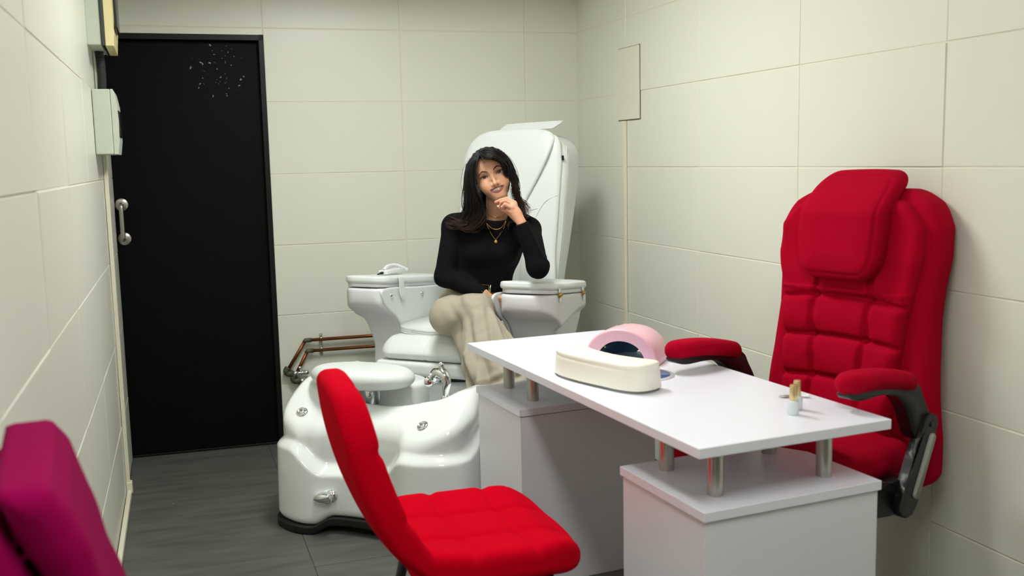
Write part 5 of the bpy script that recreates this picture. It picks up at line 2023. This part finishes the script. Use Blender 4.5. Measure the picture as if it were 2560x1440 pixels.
GL = [  # strand guides on the image-left side (u, v, depth)
    [(1204, 383, 3.975), (1198, 396, 3.958), (1190, 412, 3.962), (1186, 436, 3.975), (1187, 462, 3.99), (1198, 490, 4.01), (1210, 516, 4.04), (1214, 540, 4.05), (1210, 566, 4.055)],
    [(1198, 381, 3.985), (1189.5, 402, 3.968), (1185.5, 430, 3.972), (1185, 455, 3.985), (1193, 482, 4.0), (1207, 508, 4.03), (1211, 533, 4.045), (1213, 556, 4.05), (1202, 578, 4.055)],
    [(1198, 379, 4.0), (1182, 402, 3.985), (1177, 435, 3.99), (1178, 465, 3.995), (1187, 495, 4.01), (1198, 525, 4.03), (1200, 552, 4.045), (1190, 576, 4.05), (1170, 576, 4.06)],
    [(1197, 377, 4.02), (1174, 402, 4.01), (1166, 440, 4.01), (1166, 472, 4.015), (1172, 505, 4.02), (1180, 535, 4.04), (1176, 560, 4.055), (1155, 570, 4.075), (1128, 563, 4.10)],
    [(1197, 376, 4.05), (1170, 402, 4.05), (1159.5, 440, 4.05), (1157, 475, 4.05), (1157, 505, 4.055), (1152, 530, 4.07), (1140, 545, 4.09), (1122, 549, 4.11), (1114, 556, 4.12)],
    [(1200, 375, 4.08), (1172, 405, 4.09), (1162, 445, 4.09), (1160, 480, 4.09), (1160, 515, 4.09), (1158, 540, 4.09), (1150, 556, 4.095), (1135, 552, 4.11), (1128, 545, 4.12)],
    [(1198, 380, 3.99), (1186, 405, 3.975), (1181, 435, 3.98), (1181, 460, 3.99), (1188, 490, 4.0), (1200, 518, 4.035), (1205, 548, 4.045), (1194, 574, 4.05), (1166, 580, 4.06), (1152, 566, 4.07)],
]
GR = [
    [(1199, 381, 3.98), (1206, 394, 3.958), (1218, 397, 3.95), (1238, 394, 3.95), (1257, 408, 3.965), (1269, 430, 3.99), (1273, 452, 4.02), (1276, 480, 4.05)],
    [(1198, 380, 3.985), (1214, 391, 3.958), (1238, 391, 3.955), (1258, 405, 3.965), (1271, 428, 3.99), (1276, 452, 4.02), (1277, 476, 4.05), (1284, 500, 4.07)],
    [(1198, 378, 4.0), (1216, 380, 3.985), (1242, 383, 3.985), (1264, 400, 4.0), (1279, 426, 4.02), (1285, 455, 4.04), (1288, 482, 4.06), (1296, 508, 4.07), (1306, 530, 4.07), (1296, 544, 4.06)],
    [(1199, 376, 4.03), (1217, 373, 4.03), (1245, 377, 4.03), (1269, 396, 4.04), (1284, 424, 4.05), (1292, 455, 4.06), (1297, 485, 4.07), (1312, 510, 4.07), (1323, 530, 4.06), (1314, 546, 4.05)],
    [(1201, 374.5, 4.07), (1220, 371, 4.08), (1247, 376, 4.08), (1270, 397, 4.08), (1284, 428, 4.09), (1291, 460, 4.09), (1295, 490, 4.10), (1307, 512, 4.10), (1320, 522, 4.09), (1325, 538, 4.08)],
]


def strand(guides, w, jit, n=46):
    P = sum(wi * spline([px(*c) for c in g], n) for wi, g in zip(w, guides))
    t = np.linspace(0, 1, n)
    ph = RNG.uniform(0, 6.28)
    a = 0.0095 * t ** 1.3 * np.minimum(1, (1.15 - t) * 4)
    P = P + np.outer(a * np.sin(t * 13 + ph), VX) + np.outer(a * np.cos(t * 11 + ph), VY) * 0.7
    cp = 2.2 * float(np.dot(w, np.arange(len(guides))))
    b_ = 0.010 * np.clip((t - 0.25) / 0.5, 0, 1) * np.clip((1.1 - t) * 4, 0, 1)
    P = P + np.outer(b_ * np.sin(t * 15 + cp), VX) + np.outer(0.6 * b_ * np.cos(t * 15 + cp), VY)
    P = P + np.outer(np.minimum(1, t * 5), RNG.normal(size=3) * jit)
    return P, t


def keep_off(P, r=0.0015, out=0.02):
    """push strand points out of the skin and sweater"""
    for _ in range(3):
        d = np.minimum(body_fast(P), sweater_sdf(P))
        bad = d < r
        if not bad.any():
            break
        e = 0.004
        g = np.stack([np.minimum(body_fast(P + np.eye(3)[i] * e), sweater_sdf(P + np.eye(3)[i] * e)) - np.minimum(body_fast(P - np.eye(3)[i] * e), sweater_sdf(P - np.eye(3)[i] * e)) for i in range(3)], 1) / (2 * e)
        g /= np.linalg.norm(g, axis=1)[:, None] + 1e-9
        P[bad] += g[bad] * np.minimum(r - d[bad], out)[:, None]
    return P


def body_fast(p):
    return np.minimum(head_sdf(to_head(p)), cap(p, NT, NB, 0.044, 0.047))


def add_strand(P, t, rmax, brown):
    P = keep_off(P)
    for _ in range(2):
        P[1:-1] = 0.25 * P[:-2] + 0.5 * P[1:-1] + 0.25 * P[2:]
    r = rmax * (0.55 + 0.45 * np.minimum(1, t * 6)) * np.clip((1 - t) * 2.2, 0.05, 1) ** 0.9
    vf = tube(P, r, 6, flat=(1.0, 0.6))
    hair_parts.append(vf)
    k = np.repeat(np.clip((t - 0.62) / 0.35, 0, 1) * brown, 6)
    c = np.array(srgb(16, 11, 10)[:3]) * (1 - k[:, None]) + np.array(srgb(86, 57, 36)[:3]) * k[:, None]
    hair_cols.append(c * RNG.uniform(0.75, 1.25))


for guides, cnt in ((GL, 240), (GR, 170)):
    for i in range(cnt):
        w = RNG.dirichlet([0.35] * len(guides))
        P, t = strand(guides, w, 0.0035)
        add_strand(P, t, RNG.uniform(0.0012, 0.0029), RNG.uniform(0.2, 1.0))
    for i in range(int(cnt * 0.9)):
        w = RNG.dirichlet([0.3] * len(guides))
        P, t = strand(guides, w, 0.0055)
        add_strand(P, t, RNG.uniform(0.0005, 0.0009), RNG.uniform(0.3, 1.0))
# loose curls lying on the sweater
CURLS = [[(1190, 548), (1170, 556), (1150, 552), (1135, 546), (1122, 541)], [(1188, 552), (1165, 560), (1140, 560), (1118, 558), (1112, 555)],
         [(1195, 545), (1180, 560), (1160, 570), (1135, 572), (1118, 566), (1113, 557)], [(1200, 550), (1190, 570), (1172, 581), (1158, 576), (1153, 563)],
         [(1212, 545), (1209, 562), (1196, 577), (1178, 580), (1166, 570)], [(1216, 552), (1208, 570), (1190, 581), (1172, 579)],
         [(1198, 540), (1176, 548), (1152, 558), (1128, 560), (1116, 553)], [(1287, 555), (1276, 556), (1270.5, 563), (1273, 572)], [(1290, 553), (1278, 554), (1272, 560), (1271, 568)],
         [(1300, 530), (1312, 535), (1322, 534), (1327, 541)], [(1298, 520), (1315, 522), (1325, 532), (1318, 545), (1306, 547)]]
for c in CURLS:
    for k in range(5):
        jx, jy = RNG.normal() * 1.6, RNG.normal() * 1.6
        U = spline([(a + jx * (0.3 + i / len(c)), b + jy * (0.3 + i / len(c)), 0) for i, (a, b) in enumerate(c)], 40)
        P = np.array([hit(sweater_sdf, u, v) for u, v in U[:, :2]])
        okk = np.linalg.norm(P - CAM, axis=1) < 4.45
        if okk.sum() < 10:
            continue
        P = P[okk]
        P = P + unit(CAM - P.mean(0)) * (0.006 + 0.002 * k)
        for _ in range(6):
            P[1:-1] = 0.25 * P[:-2] + 0.5 * P[1:-1] + 0.25 * P[2:]
        t = np.linspace(0, 1, len(P))
        add_strand(P, 0.45 + 0.55 * t, RNG.uniform(0.0012, 0.0028), RNG.uniform(0.8, 1.3))


def hair_material():
    m = material('dark_wavy_hair', srgb(18, 13, 11), 0.45, spec=0.35)
    nt = m.node_tree
    b = nt.nodes['Principled BSDF']
    a = nt.nodes.new('ShaderNodeAttribute')
    a.attribute_name = 'Col'
    nt.links.new(a.outputs['Color'], b.inputs['Base Color'])
    return m


M['hair'] = hair_material()
V, Fc = join(*hair_parts)
hr_ = pobj('hair', (V, Fc), M['hair'], label='long dark wavy hair with brown ends')
colour_attribute(hr_, np.concatenate(hair_cols))
